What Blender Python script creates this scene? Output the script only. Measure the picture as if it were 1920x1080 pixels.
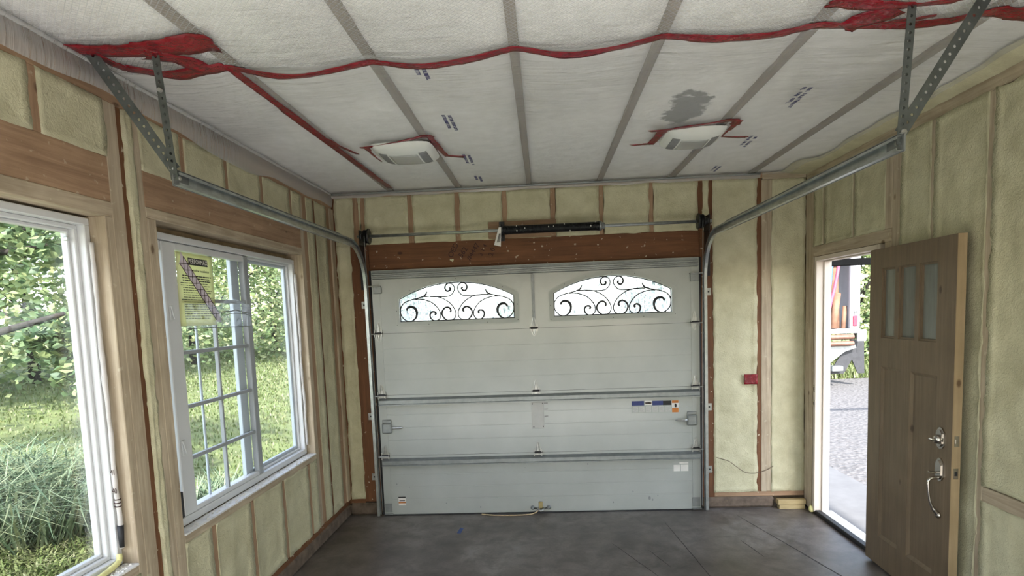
import bpy, math, random
import numpy as np
from mathutils import Vector, Matrix, noise

random.seed(7)
scene = bpy.context.scene
for o in list(bpy.data.objects):
    bpy.data.objects.remove(o, do_unlink=True)
COL = scene.collection

# ---------------------------------------------------------------- camera
CAM_H = 1.7276
yaw, pitch, roll = -0.056633, -0.092559, -0.037904
fwd = Vector((math.sin(yaw)*math.cos(pitch), math.cos(yaw)*math.cos(pitch), math.sin(pitch)))
rt = Vector((math.cos(yaw), -math.sin(yaw), 0))
up = rt.cross(fwd)
rt2 = rt*math.cos(roll) + up*math.sin(roll)
up2 = -rt*math.sin(roll) + up*math.cos(roll)
cd = bpy.data.cameras.new('camera')
cam = bpy.data.objects.new('camera', cd)
COL.objects.link(cam)
cam.matrix_world = Matrix(((rt2.x, up2.x, -fwd.x, 0), (rt2.y, up2.y, -fwd.y, 0), (rt2.z, up2.z, -fwd.z, CAM_H), (0, 0, 0, 1)))
cd.sensor_width = 36.0
cd.lens = 1119.94/1920*36
cd.shift_x = (960-958.73)/1920
cd.shift_y = (692.62-540)/1920
cd.clip_start = 0.05
cd.clip_end = 400
scene.camera = cam

# ---------------------------------------------------------------- sky, sun, exposure
world = bpy.data.worlds.new('world')
scene.world = world
world.use_nodes = True
wn = world.node_tree.nodes
wl = world.node_tree.links
wn.clear()
wo = wn.new('ShaderNodeOutputWorld')
bg = wn.new('ShaderNodeBackground')
sky = wn.new('ShaderNodeTexSky')
sky.sky_type = 'NISHITA'
sky.sun_disc = False
sky.sun_elevation = math.radians(38)
sky.sun_rotation = math.radians(172)
sky.air_density = 1.0
sky.dust_density = 0.8
sky.ozone_density = 1.0
hsv = wn.new('ShaderNodeHueSaturation')
hsv.inputs['Saturation'].default_value = 0.62
wl.new(sky.outputs[0], hsv.inputs['Color'])
wl.new(hsv.outputs[0], bg.inputs[0])
bg.inputs[1].default_value = 0.58
wl.new(bg.outputs[0], wo.inputs[0])

sd = bpy.data.lights.new('sun', 'SUN')
sd.energy = 8.5
sd.angle = math.radians(1.5)
sd.color = (1.0, 0.98, 0.94)
sun = bpy.data.objects.new('sun', sd)
COL.objects.link(sun)
sun.rotation_euler = Vector((-0.08, 0.76, -0.60)).to_track_quat('-Z', 'Y').to_euler()
sun.location = (3, -8, 12)

vs = scene.view_settings
vs.view_transform = 'Standard'
vs.look = 'None'
vs.gamma = 1.0
vs.use_curve_mapping = False
vs.exposure = 0.92

# ---------------------------------------------------------------- material helpers
def new_mat(name):
    m = bpy.data.materials.new(name)
    m.use_nodes = True
    nt = m.node_tree
    b = nt.nodes['Principled BSDF']
    return m, nt, b

def node(nt, typ, **kw):
    n = nt.nodes.new(typ)
    for k, v in kw.items():
        setattr(n, k, v)
    return n

def mapping(nt, scale=(1, 1, 1), rot=(0, 0, 0)):
    tc = node(nt, 'ShaderNodeTexCoord')
    mp = node(nt, 'ShaderNodeMapping')
    mp.inputs['Scale'].default_value = scale
    mp.inputs['Rotation'].default_value = rot
    nt.links.new(tc.outputs['Object'], mp.inputs[0])
    return mp.outputs[0]

def noise_tex(nt, vec, scale, detail=4, rough=.55, dist=0.):
    n = node(nt, 'ShaderNodeTexNoise')
    n.inputs['Scale'].default_value = scale
    n.inputs['Detail'].default_value = detail
    n.inputs['Roughness'].default_value = rough
    n.inputs['Distortion'].default_value = dist
    if vec is not None:
        nt.links.new(vec, n.inputs['Vector'])
    return n.outputs['Fac']

def ramp(nt, fac, stops):
    r = node(nt, 'ShaderNodeValToRGB')
    els = r.color_ramp.elements
    while len(els) < len(stops):
        els.new(0.5)
    for e, (p, c) in zip(els, stops):
        e.position = p
        e.color = (c[0], c[1], c[2], 1) if len(c) == 3 else c
    nt.links.new(fac, r.inputs[0])
    return r.outputs[0]

def bump(nt, b, height, strength=.3, dist=.01):
    bm = node(nt, 'ShaderNodeBump')
    bm.inputs['Strength'].default_value = strength
    bm.inputs['Distance'].default_value = dist
    nt.links.new(height, bm.inputs['Height'])
    nt.links.new(bm.outputs[0], b.inputs['Normal'])

def S(r, g, b):
    f = lambda c: ((c/255+.055)/1.055)**2.4 if c > 10 else c/255/12.92
    return (f(r), f(g), f(b))

def plain(name, col, rough=.5, metal=0., var=.12, scale=8., bmp=0., bscale=40.):
    m, nt, b = new_mat(name)
    v = mapping(nt)
    f = noise_tex(nt, v, scale)
    lo = tuple(max(0, c*(1-var)) for c in col)
    hi = tuple(min(1, c*(1+var)) for c in col)
    nt.links.new(ramp(nt, f, [(.3, lo), (.7, hi)]), b.inputs['Base Color'])
    b.inputs['Roughness'].default_value = rough
    b.inputs['Metallic'].default_value = metal
    if bmp:
        bump(nt, b, noise_tex(nt, v, bscale), bmp, .004)
    return m

def wood(name, dark, light, axis='z', rough=.75, spots=0.):
    m, nt, b = new_mat(name)
    sc = {'x': (1.2, 22, 22), 'y': (22, 1.2, 22), 'z': (22, 22, 1.2)}[axis]
    v = mapping(nt, sc)
    f = noise_tex(nt, v, 1.6, 6, .65, .6)
    col = ramp(nt, f, [(.28, dark), (.72, light)])
    v2 = mapping(nt)
    f2 = noise_tex(nt, v2, 5, 3)
    mx = node(nt, 'ShaderNodeMix', data_type='RGBA', blend_type='MULTIPLY')
    mx.inputs['Factor'].default_value = .6
    nt.links.new(col, mx.inputs['A'])
    nt.links.new(ramp(nt, f2, [(.3, (.72, .7, .66)), (.65, (1, 1, 1))]), mx.inputs['B'])
    out = mx.outputs['Result']
    if spots:
        vo = node(nt, 'ShaderNodeTexNoise')
        vo.inputs['Scale'].default_value = 26
        vo.inputs['Detail'].default_value = 3
        nt.links.new(v2, vo.inputs['Vector'])
        mk = ramp(nt, vo.outputs['Fac'], [(.66, (0, 0, 0)), (.70, (spots, spots, spots))])
        m2 = node(nt, 'ShaderNodeMix', data_type='RGBA')
        nt.links.new(mk, m2.inputs['Factor'])
        nt.links.new(out, m2.inputs['A'])
        m2.inputs['B'].default_value = (.72, .66, .5, 1)
        out = m2.outputs['Result']
    vk = node(nt, 'ShaderNodeTexVoronoi')
    vk.inputs['Scale'].default_value = 6.5
    nt.links.new(mapping(nt, {'x': (.55, 1, 1), 'y': (1, .55, 1), 'z': (1, 1, .55)}[axis]), vk.inputs['Vector'])
    kn = ramp(nt, vk.outputs['Distance'], [(.05, (1, 1, 1)), (.10, (0, 0, 0))])
    m3 = node(nt, 'ShaderNodeMix', data_type='RGBA', blend_type='MULTIPLY')
    nt.links.new(kn, m3.inputs['Factor'])
    nt.links.new(out, m3.inputs['A'])
    m3.inputs['B'].default_value = (.35, .28, .22, 1)
    out = m3.outputs['Result']
    nt.links.new(out, b.inputs['Base Color'])
    b.inputs['Roughness'].default_value = rough
    bump(nt, b, f, .25, .004)
    return m

M = {}
# spray foam
def foam_mat(name, a, c):
    m, nt, b = new_mat(name)
    v = mapping(nt)
    f = noise_tex(nt, v, 7, 5, .6)
    nt.links.new(ramp(nt, f, [(.25, a), (.7, c)]), b.inputs['Base Color'])
    b.inputs['Roughness'].default_value = .62
    f2 = noise_tex(nt, v, 55, 4, .6, 1.2)
    bump(nt, b, f2, .55, .012)
    return m
M['foam'] = foam_mat('spray_foam', (.45, .415, .265), (.61, .575, .395))
TAN_D, TAN_L = (.30, .232, .16), (.57, .478, .352)
BR_D, BR_L = (.100, .036, .012), (.20, .082, .031)
HB_D, HB_L = (.24, .14, .08), (.44, .285, .175)
for ax in 'xyz':
    M['tan_'+ax] = wood('pale_lumber_'+ax, TAN_D, TAN_L, ax, spots=.25)
    M['brown_'+ax] = wood('brown_lumber_'+ax, BR_D, BR_L, ax, spots=.5)
    M['mid_'+ax] = wood('reddish_lumber_'+ax, HB_D, HB_L, ax, spots=.25)
M['yellow_x'] = wood('yellow_lumber', (0.336, 0.248, 0.112), (0.528, 0.416, 0.224), 'x')
M['curb'] = plain('curb_concrete', (.13, .095, .07), .9, var=.4, scale=14, bmp=.5)
M['galv'] = plain('galvanized_steel', (.50, .53, .53), .32, .85, .2, 14)
M['galv_dull'] = plain('dull_galvanized_steel', (.25, .265, .265), .42, .6, .12, 20)
M['dark_steel'] = plain('oily_dark_steel', (.035, .034, .036), .4, .6, .4, 25)
M['black_steel'] = plain('black_spring_steel', (.012, .012, .014), .35, .4, .4, 25)
M['zinc'] = plain('zinc_hardware', (.44, .44, .42), .33, .75, .2, 30)
M['nickel'] = plain('satin_nickel', (.50, .47, .43), .22, 1., .1, 20)
M['black_rubber'] = plain('black_rubber', (.015, .015, .018), .6, 0, .3, 20)
M['vinyl'] = plain('white_vinyl', (.62, .63, .645), .35, 0, .03, 3)
M['door_white'] = None
M['paper'] = plain('white_paper', (.72, .70, .66), .8, 0, .08, 20)
M['red_tape'] = None
M['rope'] = plain('beige_rope', (.55, .42, .26), .9, 0, .2, 60)
M['sheathing'] = plain('wall_sheathing', (.35, .26, .16), .9, 0, .25, 12)
M['white_wrap'] = plain('white_house_wrap', (.52, .49, .47), .6, 0, .12, 12, .3)

# garage door skin
m, nt, b = new_mat('white_door_skin')
v = mapping(nt)
f = noise_tex(nt, v, 3, 4)
f3 = noise_tex(nt, v, 9, 2)
col = ramp(nt, f, [(.3, (.345, .362, .34)), (.7, (.40, .418, .395))])
mk = ramp(nt, f3, [(.77, (0, 0, 0)), (.80, (1, 1, 1))])
mx = node(nt, 'ShaderNodeMix', data_type='RGBA')
nt.links.new(mk, mx.inputs['Factor'])
nt.links.new(col, mx.inputs['A'])
mx.inputs['B'].default_value = (.35, .36, .36, 1)
nt.links.new(mx.outputs['Result'], b.inputs['Base Color'])
b.inputs['Roughness'].default_value = .3
b.inputs['Coat Weight'].default_value = .7
b.inputs['Coat Roughness'].default_value = .16
bump(nt, b, noise_tex(nt, mapping(nt, (1, 1, 6)), 120, 2), .04, .002)
M['door_white'] = m
M['door_trim'] = plain('door_window_trim', (.375, .395, .365), .45, 0, .04, 4)

# red tape
m, nt, b = new_mat('red_sheathing_tape')
v = mapping(nt)
f = noise_tex(nt, v, 18, 4, .6, .8)
nt.links.new(ramp(nt, f, [(.3, (.12, .003, .008)), (.7, (.27, .007, .018))]), b.inputs['Base Color'])
b.inputs['Roughness'].default_value = .16
bump(nt, b, noise_tex(nt, v, 30, 3, .6, 1.5), .6, .012)
M['red_tape'] = m

# concrete floor
m, nt, b = new_mat('stained_concrete')
v = mapping(nt)
f1 = noise_tex(nt, v, .9, 6, .6, .6)
f2 = noise_tex(nt, v, 6, 6, .65, .4)
f4 = noise_tex(nt, v, 60, 3)
c1 = ramp(nt, f1, [(.30, (.062, .050, .043)), (.5, (.155, .135, .122)), (.70, (.29, .27, .255))])
mx = node(nt, 'ShaderNodeMix', data_type='RGBA', blend_type='MULTIPLY')
mx.inputs['Factor'].default_value = .75
nt.links.new(c1, mx.inputs['A'])
nt.links.new(ramp(nt, f2, [(.32, (.40, .36, .33)), (.6, (1.05, 1.03, 1.0))]), mx.inputs['B'])
mx2 = node(nt, 'ShaderNodeMix', data_type='RGBA', blend_type='MULTIPLY')
mx2.inputs['Factor'].default_value = .35
nt.links.new(mx.outputs['Result'], mx2.inputs['A'])
nt.links.new(ramp(nt, f4, [(.3, (.6, .6, .6)), (.7, (1.15, 1.15, 1.15))]), mx2.inputs['B'])
nt.links.new(mx2.outputs['Result'], b.inputs['Base Color'])
rr = ramp(nt, f1, [(.3, (.30, .30, .30)), (.7, (.52, .52, .52))])
nt.links.new(rr, b.inputs['Roughness'])
bump(nt, b, f4, .15, .003)
M['floor'] = m
M['crack'] = plain('dark_crack', (.05, .045, .042), .9, 0, .3, 30)
M['chalk'] = plain('blue_chalk', (.07, .11, .26), .9, 0, .3, 30)

# insulation batts (white, with one dark exposed patch)
m, nt, b = new_mat('insulation_batt')
v = mapping(nt)
f = noise_tex(nt, v, 12, 5, .6)
col = ramp(nt, f, [(.3, (.80, .79, .77)), (.7, (.93, .92, .90))])
tc = node(nt, 'ShaderNodeTexCoord')
fd = noise_tex(nt, v, 9, 5, .65)
sep = node(nt, 'ShaderNodeSeparateXYZ')
nt.links.new(tc.outputs['Object'], sep.inputs[0])
def mnode(op, a, bb=None):
    n = node(nt, 'ShaderNodeMath', operation=op)
    for i, x in enumerate((a, bb)):
        if x is None:
            continue
        if isinstance(x, (int, float)):
            n.inputs[i].default_value = x
        else:
            nt.links.new(x, n.inputs[i])
    return n.outputs[0]
dx = mnode('DIVIDE', mnode('SUBTRACT', sep.outputs['X'], .815), .14)
dy = mnode('DIVIDE', mnode('SUBTRACT', sep.outputs['Y'], 1.42), .30)
rad = mnode('ADD', mnode('MULTIPLY', dx, dx), mnode('MULTIPLY', dy, dy))
rad = mnode('ADD', rad, mnode('MULTIPLY', mnode('SUBTRACT', fd, .5), 2.6))
msk = ramp(nt, rad, [(.55, (1, 1, 1)), (.85, (0, 0, 0))])
mx = node(nt, 'ShaderNodeMix', data_type='RGBA')
nt.links.new(msk, mx.inputs['Factor'])
nt.links.new(col, mx.inputs['A'])
mx.inputs['B'].default_value = (.16, .16, .165, 1)
nt.links.new(mx.outputs['Result'], b.inputs['Base Color'])
b.inputs['Roughness'].default_value = .95
bump(nt, b, f, .6, .02)
M['batt'] = m
M['joist'] = wood('joist_lumber', (.11, .07, .045), (.22, .15, .10), 'y')

# clear plastic film
def film_mat(name, grid, body=.3):
    m, nt, b = new_mat(name)
    out = nt.nodes['Material Output']
    nt.nodes.remove(b)
    v = mapping(nt)
    tr = node(nt, 'ShaderNodeBsdfTransparent')
    df = node(nt, 'ShaderNodeBsdfDiffuse')
    df.inputs[0].default_value = (.93, .93, .92, 1)
    gl = node(nt, 'ShaderNodeBsdfGlossy')
    gl.inputs['Roughness'].default_value = .07
    # wrinkles run across the joists, in patches
    w1 = noise_tex(nt, mapping(nt, (1.2, 11, 1), (0, 0, .08)), 2.2, 3, .6, .8)
    w2 = noise_tex(nt, mapping(nt, (2.0, 30, 1), (0, 0, -.1)), 1.4, 3, .6, .8)
    w3 = noise_tex(nt, v, 5, 3, .5)
    vc = noise_tex(nt, v, 1.3, 2)
    tcn = node(nt, 'ShaderNodeTexCoord')
    sp = node(nt, 'ShaderNodeSeparateXYZ')
    nt.links.new(tcn.outputs['Object'], sp.inputs[0])
    def mth(op, a_, b_=None, c_=None):
        q = node(nt, 'ShaderNodeMath', operation=op)
        for i_, x_ in enumerate((a_, b_, c_)):
            if x_ is None: continue
            if isinstance(x_, (int, float)): q.inputs[i_].default_value = x_
            else: nt.links.new(x_, q.inputs[i_])
        return q.outputs[0]
    slack = mth('SUBTRACT', mth('ADD', vc, .22), mth('MULTIPLY', mth('ABSOLUTE', mth('SUBTRACT', sp.outputs['Y'], .68)), .34))
    amp = ramp(nt, slack, [(.40, (.06, .06, .06)), (.66, (1.3, 1.3, 1.3))])
    gfac = ramp(nt, slack, [(.40, (.10, .10, .10)), (.66, (.45, .45, .45))])
    sm = node(nt, 'ShaderNodeMath', operation='MULTIPLY_ADD')
    nt.links.new(w2, sm.inputs[0])
    sm.inputs[1].default_value = .30
    nt.links.new(w1, sm.inputs[2])
    mu = node(nt, 'ShaderNodeMath', operation='MULTIPLY')
    nt.links.new(sm.outputs[0], mu.inputs[0])
    nt.links.new(amp, mu.inputs[1])
    ma = node(nt, 'ShaderNodeMath', operation='MULTIPLY_ADD')
    nt.links.new(w3, ma.inputs[0])
    ma.inputs[1].default_value = .35
    nt.links.new(mu.outputs[0], ma.inputs[2])
    bm = node(nt, 'ShaderNodeBump')
    bm.inputs['Strength'].default_value = .6
    bm.inputs['Distance'].default_value = .025
    nt.links.new(ma.outputs[0], bm.inputs['Height'])
    nt.links.new(bm.outputs[0], gl.inputs['Normal'])
    nt.links.new(bm.outputs[0], df.inputs['Normal'])
    mix = node(nt, 'ShaderNodeMixShader')
    if grid:
        acc = None
        for rz in (.75, -.75):
            wv = node(nt, 'ShaderNodeTexWave', wave_type='BANDS', bands_direction='X')
            nt.links.new(mapping(nt, (1, 1, 1), (0, 0, rz)), wv.inputs['Vector'])
            wv.inputs['Scale'].default_value = 17
            wv.inputs['Distortion'].default_value = .3
            r = ramp(nt, wv.outputs['Fac'], [(.90, (0, 0, 0)), (.99, (.08, .08, .08))])
            if acc is None:
                acc = r
            else:
                mm = node(nt, 'ShaderNodeMath', operation='MAXIMUM')
                nt.links.new(acc, mm.inputs[0])
                nt.links.new(r, mm.inputs[1])
                acc = mm.outputs[0]
        ad = node(nt, 'ShaderNodeMath', operation='ADD')
        nt.links.new(acc, ad.inputs[0])
        ad.inputs[1].default_value = body
        nt.links.new(ad.outputs[0], mix.inputs[0])
    else:
        mix.inputs[0].default_value = body
    nt.links.new(tr.outputs[0], mix.inputs[1])
    nt.links.new(df.outputs[0], mix.inputs[2])
    lw = node(nt, 'ShaderNodeFresnel')
    lw.inputs['IOR'].default_value = 1.7
    nt.links.new(bm.outputs[0], lw.inputs['Normal'])
    mg = node(nt, 'ShaderNodeMixShader')
    lf = node(nt, 'ShaderNodeMath', operation='MULTIPLY_ADD')
    nt.links.new(lw.outputs[0], lf.inputs[0])
    nt.links.new(gfac, lf.inputs[1])
    lf.inputs[2].default_value = .02
    nt.links.new(lf.outputs[0], mg.inputs[0])
    nt.links.new(mix.outputs[0], mg.inputs[1])
    nt.links.new(gl.outputs[0], mg.inputs[2])
    nt.links.new(mg.outputs[0], out.inputs[0])
    return m
M['film'] = film_mat('clear_poly_film', False, .27)
M['film_grid'] = film_mat('reinforced_poly_film', True, .24)
M['film_flap'] = film_mat('reinforced_poly_flap', False, .30)

# glass
def glass_mat(name, fac=.07, tint=(1, 1, 1)):
    m, nt, b = new_mat(name)
    out = nt.nodes['Material Output']
    tr = node(nt, 'ShaderNodeBsdfTransparent')
    tr.inputs[0].default_value = (*tint, 1)
    gl = node(nt, 'ShaderNodeBsdfGlossy')
    gl.inputs['Roughness'].default_value = .02
    nz = noise_tex(nt, mapping(nt), 2)
    mix = node(nt, 'ShaderNodeMixShader')
    r = ramp(nt, nz, [(.3, (fac*.8,)*3), (.7, (fac*1.2,)*3)])
    nt.links.new(r, mix.inputs[0])
    nt.links.new(tr.outputs[0], mix.inputs[1])
    nt.links.new(gl.outputs[0], mix.inputs[2])
    nt.links.new(mix.outputs[0], out.inputs[0])
    return m
M['glass'] = glass_mat('window_glass')
M['clear_plastic'] = glass_mat('clear_plastic', .16, (.97, .97, .98))

def obscure_mat(name, trans=.35):
    m, nt, b = new_mat(name)
    out = nt.nodes['Material Output']
    tr = node(nt, 'ShaderNodeBsdfTransparent')
    tl = node(nt, 'ShaderNodeBsdfTranslucent')
    v = mapping(nt, (3, 3, .8))
    f = noise_tex(nt, v, 26, 4, .6, 1.)
    nt.links.new(ramp(nt, f, [(.34, (.50, .54, .56)), (.48, (.95, .96, .96))]), tl.inputs[0])
    nt.links.new(ramp(nt, f, [(.34, (.30, .33, .33)), (.48, (.92, .93, .93))]), tr.inputs[0])
    bm = node(nt, 'ShaderNodeBump')
    nt.links.new(f, bm.inputs['Height'])
    bm.inputs['Strength'].default_value = .6
    nt.links.new(bm.outputs[0], tl.inputs['Normal'])
    mix = node(nt, 'ShaderNodeMixShader')
    mix.inputs[0].default_value = trans
    nt.links.new(tl.outputs[0], mix.inputs[1])
    nt.links.new(tr.outputs[0], mix.inputs[2])
    nt.links.new(mix.outputs[0], out.inputs[0])
    return m
M['obscure'] = obscure_mat('obscured_glass', .62)

# foliage
def leaf_mat(name, cols, trans=.35, rough=.5):
    m, nt, b = new_mat(name)
    out = nt.nodes['Material Output']
    g = node(nt, 'ShaderNodeNewGeometry')
    n = len(cols)
    c = ramp(nt, g.outputs['Random Per Island'], [(i/(n-1) if n > 1 else 0, cc) for i, cc in enumerate(cols)])
    nt.links.new(c, b.inputs['Base Color'])
    b.inputs['Roughness'].default_value = rough
    tl = node(nt, 'ShaderNodeBsdfTranslucent')
    nt.links.new(c, tl.inputs[0])
    mix = node(nt, 'ShaderNodeMixShader')
    mix.inputs[0].default_value = trans
    nt.links.new(b.outputs[0], mix.inputs[1])
    nt.links.new(tl.outputs[0], mix.inputs[2])
    nt.links.new(mix.outputs[0], out.inputs[0])
    return m
M['leaf_a'] = leaf_mat('green_leaves', [(0.102, 0.162, 0.068), (0.180, 0.257, 0.102), (0.291, 0.358, 0.171), (0.410, 0.427, 0.205)])
M['leaf_b'] = leaf_mat('pale_leaves', [(0.180, 0.252, 0.107), (0.287, 0.377, 0.162), (0.413, 0.467, 0.233), (0.522, 0.503, 0.233)])
M['leaf_near'] = leaf_mat('dark_leaves', [(0.056, 0.105, 0.048), (0.096, 0.161, 0.073), (0.161, 0.226, 0.105), (0.267, 0.322, 0.137)])
M['grass'] = leaf_mat('lawn_grass', [(0.087, 0.130, 0.036), (0.134, 0.175, 0.057), (0.175, 0.206, 0.082), (0.206, 0.206, 0.113)], .3)
M['weed'] = leaf_mat('tall_weed_grass', [(0.088, 0.149, 0.081), (0.149, 0.216, 0.129), (0.230, 0.284, 0.176), (0.270, 0.297, 0.162)], .3)
M['lawn'] = plain('lawn_soil', (0.114, 0.141, 0.046), .95, 0, .3, 3)
M['bark'] = plain('tree_bark', (.022, .018, .015), .9, 0, .3, 20, .5)
m, nt, b = new_mat('pale_gravel')
v = mapping(nt)
vo = node(nt, 'ShaderNodeTexVoronoi')
vo.inputs['Scale'].default_value = 16
nt.links.new(v, vo.inputs['Vector'])
nt.links.new(ramp(nt, noise_tex(nt, v, 30, 4), [(.3, (0.076, 0.069, 0.066)), (.6, (0.141, 0.132, 0.128))]), b.inputs['Base Color'])
b.inputs['Roughness'].default_value = .95
bump(nt, b, vo.outputs['Distance'], .8, .03)
M['gravel'] = m
M['pad'] = plain('pale_concrete', (0.130, 0.127, 0.127), .85, 0, .12, 6)

# ---------------------------------------------------------------- geometry helpers
def norm(v):
    v = Vector(v)
    return v.normalized()

class MB:
    def __init__(self):
        self.v = []
        self.f = []
    def add(self, vs_, fs_):
        o = len(self.v)
        self.v += [tuple(p) for p in vs_]
        self.f += [tuple(i+o for i in f) for f in fs_]
        return self
    def box(self, x0, x1, y0, y1, z0, z1, ch=0.):
        if x0 > x1: x0, x1 = x1, x0
        if y0 > y1: y0, y1 = y1, y0
        if z0 > z1: z0, z1 = z1, z0
        if ch <= 0:
            self.add([(x0,y0,z0),(x1,y0,z0),(x1,y1,z0),(x0,y1,z0),(x0,y0,z1),(x1,y0,z1),(x1,y1,z1),(x0,y1,z1)],
                     [(3,2,1,0),(4,5,6,7),(0,1,5,4),(1,2,6,5),(2,3,7,6),(3,0,4,7)])
            return self
        ch = min(ch, (x1-x0)*.4, (y1-y0)*.4, (z1-z0)*.4)
        idx = {}
        vs_ = []
        X = (x0, x1); Y = (y0, y1); Z = (z0, z1)
        for i in (0, 1):
            for j in (0, 1):
                for k in (0, 1):
                    sx = ch if i == 0 else -ch
                    sy = ch if j == 0 else -ch
                    sz = ch if k == 0 else -ch
                    idx[i,j,k,'x'] = len(vs_); vs_.append((X[i], Y[j]+sy, Z[k]+sz))
                    idx[i,j,k,'y'] = len(vs_); vs_.append((X[i]+sx, Y[j], Z[k]+sz))
                    idx[i,j,k,'z'] = len(vs_); vs_.append((X[i]+sx, Y[j]+sy, Z[k]))
        fs_ = []
        for i in (0, 1):
            a = [idx[i,0,0,'x'], idx[i,1,0,'x'], idx[i,1,1,'x'], idx[i,0,1,'x']]
            fs_.append(a if i else a[::-1])
            a = [idx[0,i,0,'y'], idx[0,i,1,'y'], idx[1,i,1,'y'], idx[1,i,0,'y']]
            fs_.append(a if i else a[::-1])
            a = [idx[0,0,i,'z'], idx[1,0,i,'z'], idx[1,1,i,'z'], idx[0,1,i,'z']]
            fs_.append(a if i else a[::-1])
        for i in (0, 1):
            for j in (0, 1):
                s = (i == j)
                a = [idx[i,j,0,'x'], idx[i,j,0,'y'], idx[i,j,1,'y'], idx[i,j,1,'x']]
                fs_.append(a if s else a[::-1])
                a = [idx[i,0,j,'x'], idx[i,1,j,'x'], idx[i,1,j,'z'], idx[i,0,j,'z']]
                fs_.append(a if s else a[::-1])
                a = [idx[0,i,j,'y'], idx[0,i,j,'z'], idx[1,i,j,'z'], idx[1,i,j,'y']]
                fs_.append(a if s else a[::-1])
        for i in (0, 1):
            for j in (0, 1):
                for k in (0, 1):
                    a = [idx[i,j,k,'x'], idx[i,j,k,'y'], idx[i,j,k,'z']]
                    fs_.append(a if (i+j+k) % 2 else a[::-1])
        self.add(vs_, fs_)
        return self
    def path(self, pts, radii, n=8, flat=None):
        pts = [Vector(p) for p in pts]
        if not hasattr(radii, '__len__'):
            radii = [radii]*len(pts)
        t0 = (pts[1]-pts[0]).normalized()
        ref = Vector((0, 0, 1)) if abs(t0.z) < .9 else Vector((1, 0, 0))
        a = t0.cross(ref).normalized()
        vs_ = []; fs_ = []
        for i, p in enumerate(pts):
            if i == 0: t = t0
            elif i == len(pts)-1: t = (pts[i]-pts[i-1]).normalized()
            else: t = (pts[i+1]-pts[i-1]).normalized()
            a = (a-t*a.dot(t)).normalized()
            b_ = t.cross(a)
            for k in range(n):
                an = 2*math.pi*k/n
                d = a*math.cos(an)+b_*math.sin(an)
                q = d*radii[i]
                if flat:
                    ax, s = flat
                    q = q - Vector(ax)*(q.dot(Vector(ax)))*(1-s)
                vs_.append(p+q)
        for i in range(len(pts)-1):
            for k in range(n):
                k2 = (k+1) % n
                fs_.append((i*n+k, i*n+k2, (i+1)*n+k2, (i+1)*n+k))
        fs_.append(tuple(range(n))[::-1])
        fs_.append(tuple((len(pts)-1)*n+k for k in range(n)))
        return self.add(vs_, fs_)
    def tube(self, p0, p1, r, n=12, r2=None):
        return self.path([p0, p1], [r, r if r2 is None else r2], n)
    def lathe(self, prof, org, axis, n=20):
        """prof: list of (distance along axis, radius)"""
        axis = norm(axis)
        ref = Vector((0, 0, 1)) if abs(axis.z) < .9 else Vector((1, 0, 0))
        a = axis.cross(ref).normalized(); b_ = axis.cross(a)
        org = Vector(org)
        vs_ = []; fs_ = []
        for d, r in prof:
            for k in range(n):
                an = 2*math.pi*k/n
                vs_.append(org+axis*d+(a*math.cos(an)+b_*math.sin(an))*max(r, 1e-4))
        for i in range(len(prof)-1):
            for k in range(n):
                k2 = (k+1) % n
                fs_.append((i*n+k, i*n+k2, (i+1)*n+k2, (i+1)*n+k))
        fs_.append(tuple(range(n))[::-1])
        fs_.append(tuple((len(prof)-1)*n+k for k in range(n)))
        return self.add(vs_, fs_)
    def prism(self, poly, fn, d0, d1):
        """poly in 2D, fn(u, v, d) -> 3D"""
        n = len(poly)
        vs_ = [fn(u, v_, d0) for u, v_ in poly]+[fn(u, v_, d1) for u, v_ in poly]
        fs_ = [tuple(range(n))[::-1], tuple(range(n, 2*n))]
        for k in range(n):
            k2 = (k+1) % n
            fs_.append((k, k2, n+k2, n+k))
        return self.add(vs_, fs_)
    def sweep(self, prof, frames):
        """prof closed 2D polygon; frames: (point, axis_a, axis_b)"""
        n = len(prof)
        vs_ = []; fs_ = []
        for p, a, b_ in frames:
            for u, w in prof:
                vs_.append(Vector(p)+Vector(a)*u+Vector(b_)*w)
        for i in range(len(frames)-1):
            for k in range(n):
                k2 = (k+1) % n
                fs_.append((i*n+k, i*n+k2, (i+1)*n+k2, (i+1)*n+k))
        fs_.append(tuple(range(n))[::-1])
        fs_.append(tuple((len(frames)-1)*n+k for k in range(n)))
        return self.add(vs_, fs_)
    def build(self, name, mat, parent=None, smooth=False, origin=None):
        return link_mesh(name, self.v, self.f, mat, parent, smooth, origin)

ORG = {}
def link_mesh(name, v, f, mat, parent=None, smooth=False, origin=None):
    if parent is not None:
        org = ORG[parent.name]
    elif origin is not None:
        org = Vector(origin)
    else:
        a = np.array(v, dtype=float)
        lo, hi = a.min(0), a.max(0)
        org = Vector(((lo[0]+hi[0])/2, (lo[1]+hi[1])/2, lo[2]))
    me = bpy.data.meshes.new(name)
    arr = np.array(v, dtype=float)-np.array(org)
    me.from_pydata(arr.tolist(), [], f)
    me.validate()
    if smooth:
        me.polygons.foreach_set('use_smooth', [True]*len(me.polygons))
    me.materials.append(mat)
    o = bpy.data.objects.new(name, me)
    COL.objects.link(o)
    if parent is not None:
        o.parent = parent
    else:
        o.location = org
    ORG[o.name] = org
    return o

def fix_normals(o):
    import bmesh
    bm = bmesh.new(); bm.from_mesh(o.data)
    bmesh.ops.recalc_face_normals(bm, faces=bm.faces)
    bm.to_mesh(o.data); bm.free()
    return o

def thing(name, label, cat, loc=(0, 0, 0), group=None, kind=None):
    o = bpy.data.objects.new(name, None)
    o.empty_display_size = .1
    COL.objects.link(o)
    o.location = loc
    ORG[o.name] = Vector(loc)
    return tag(o, label, cat, group, kind)

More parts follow.
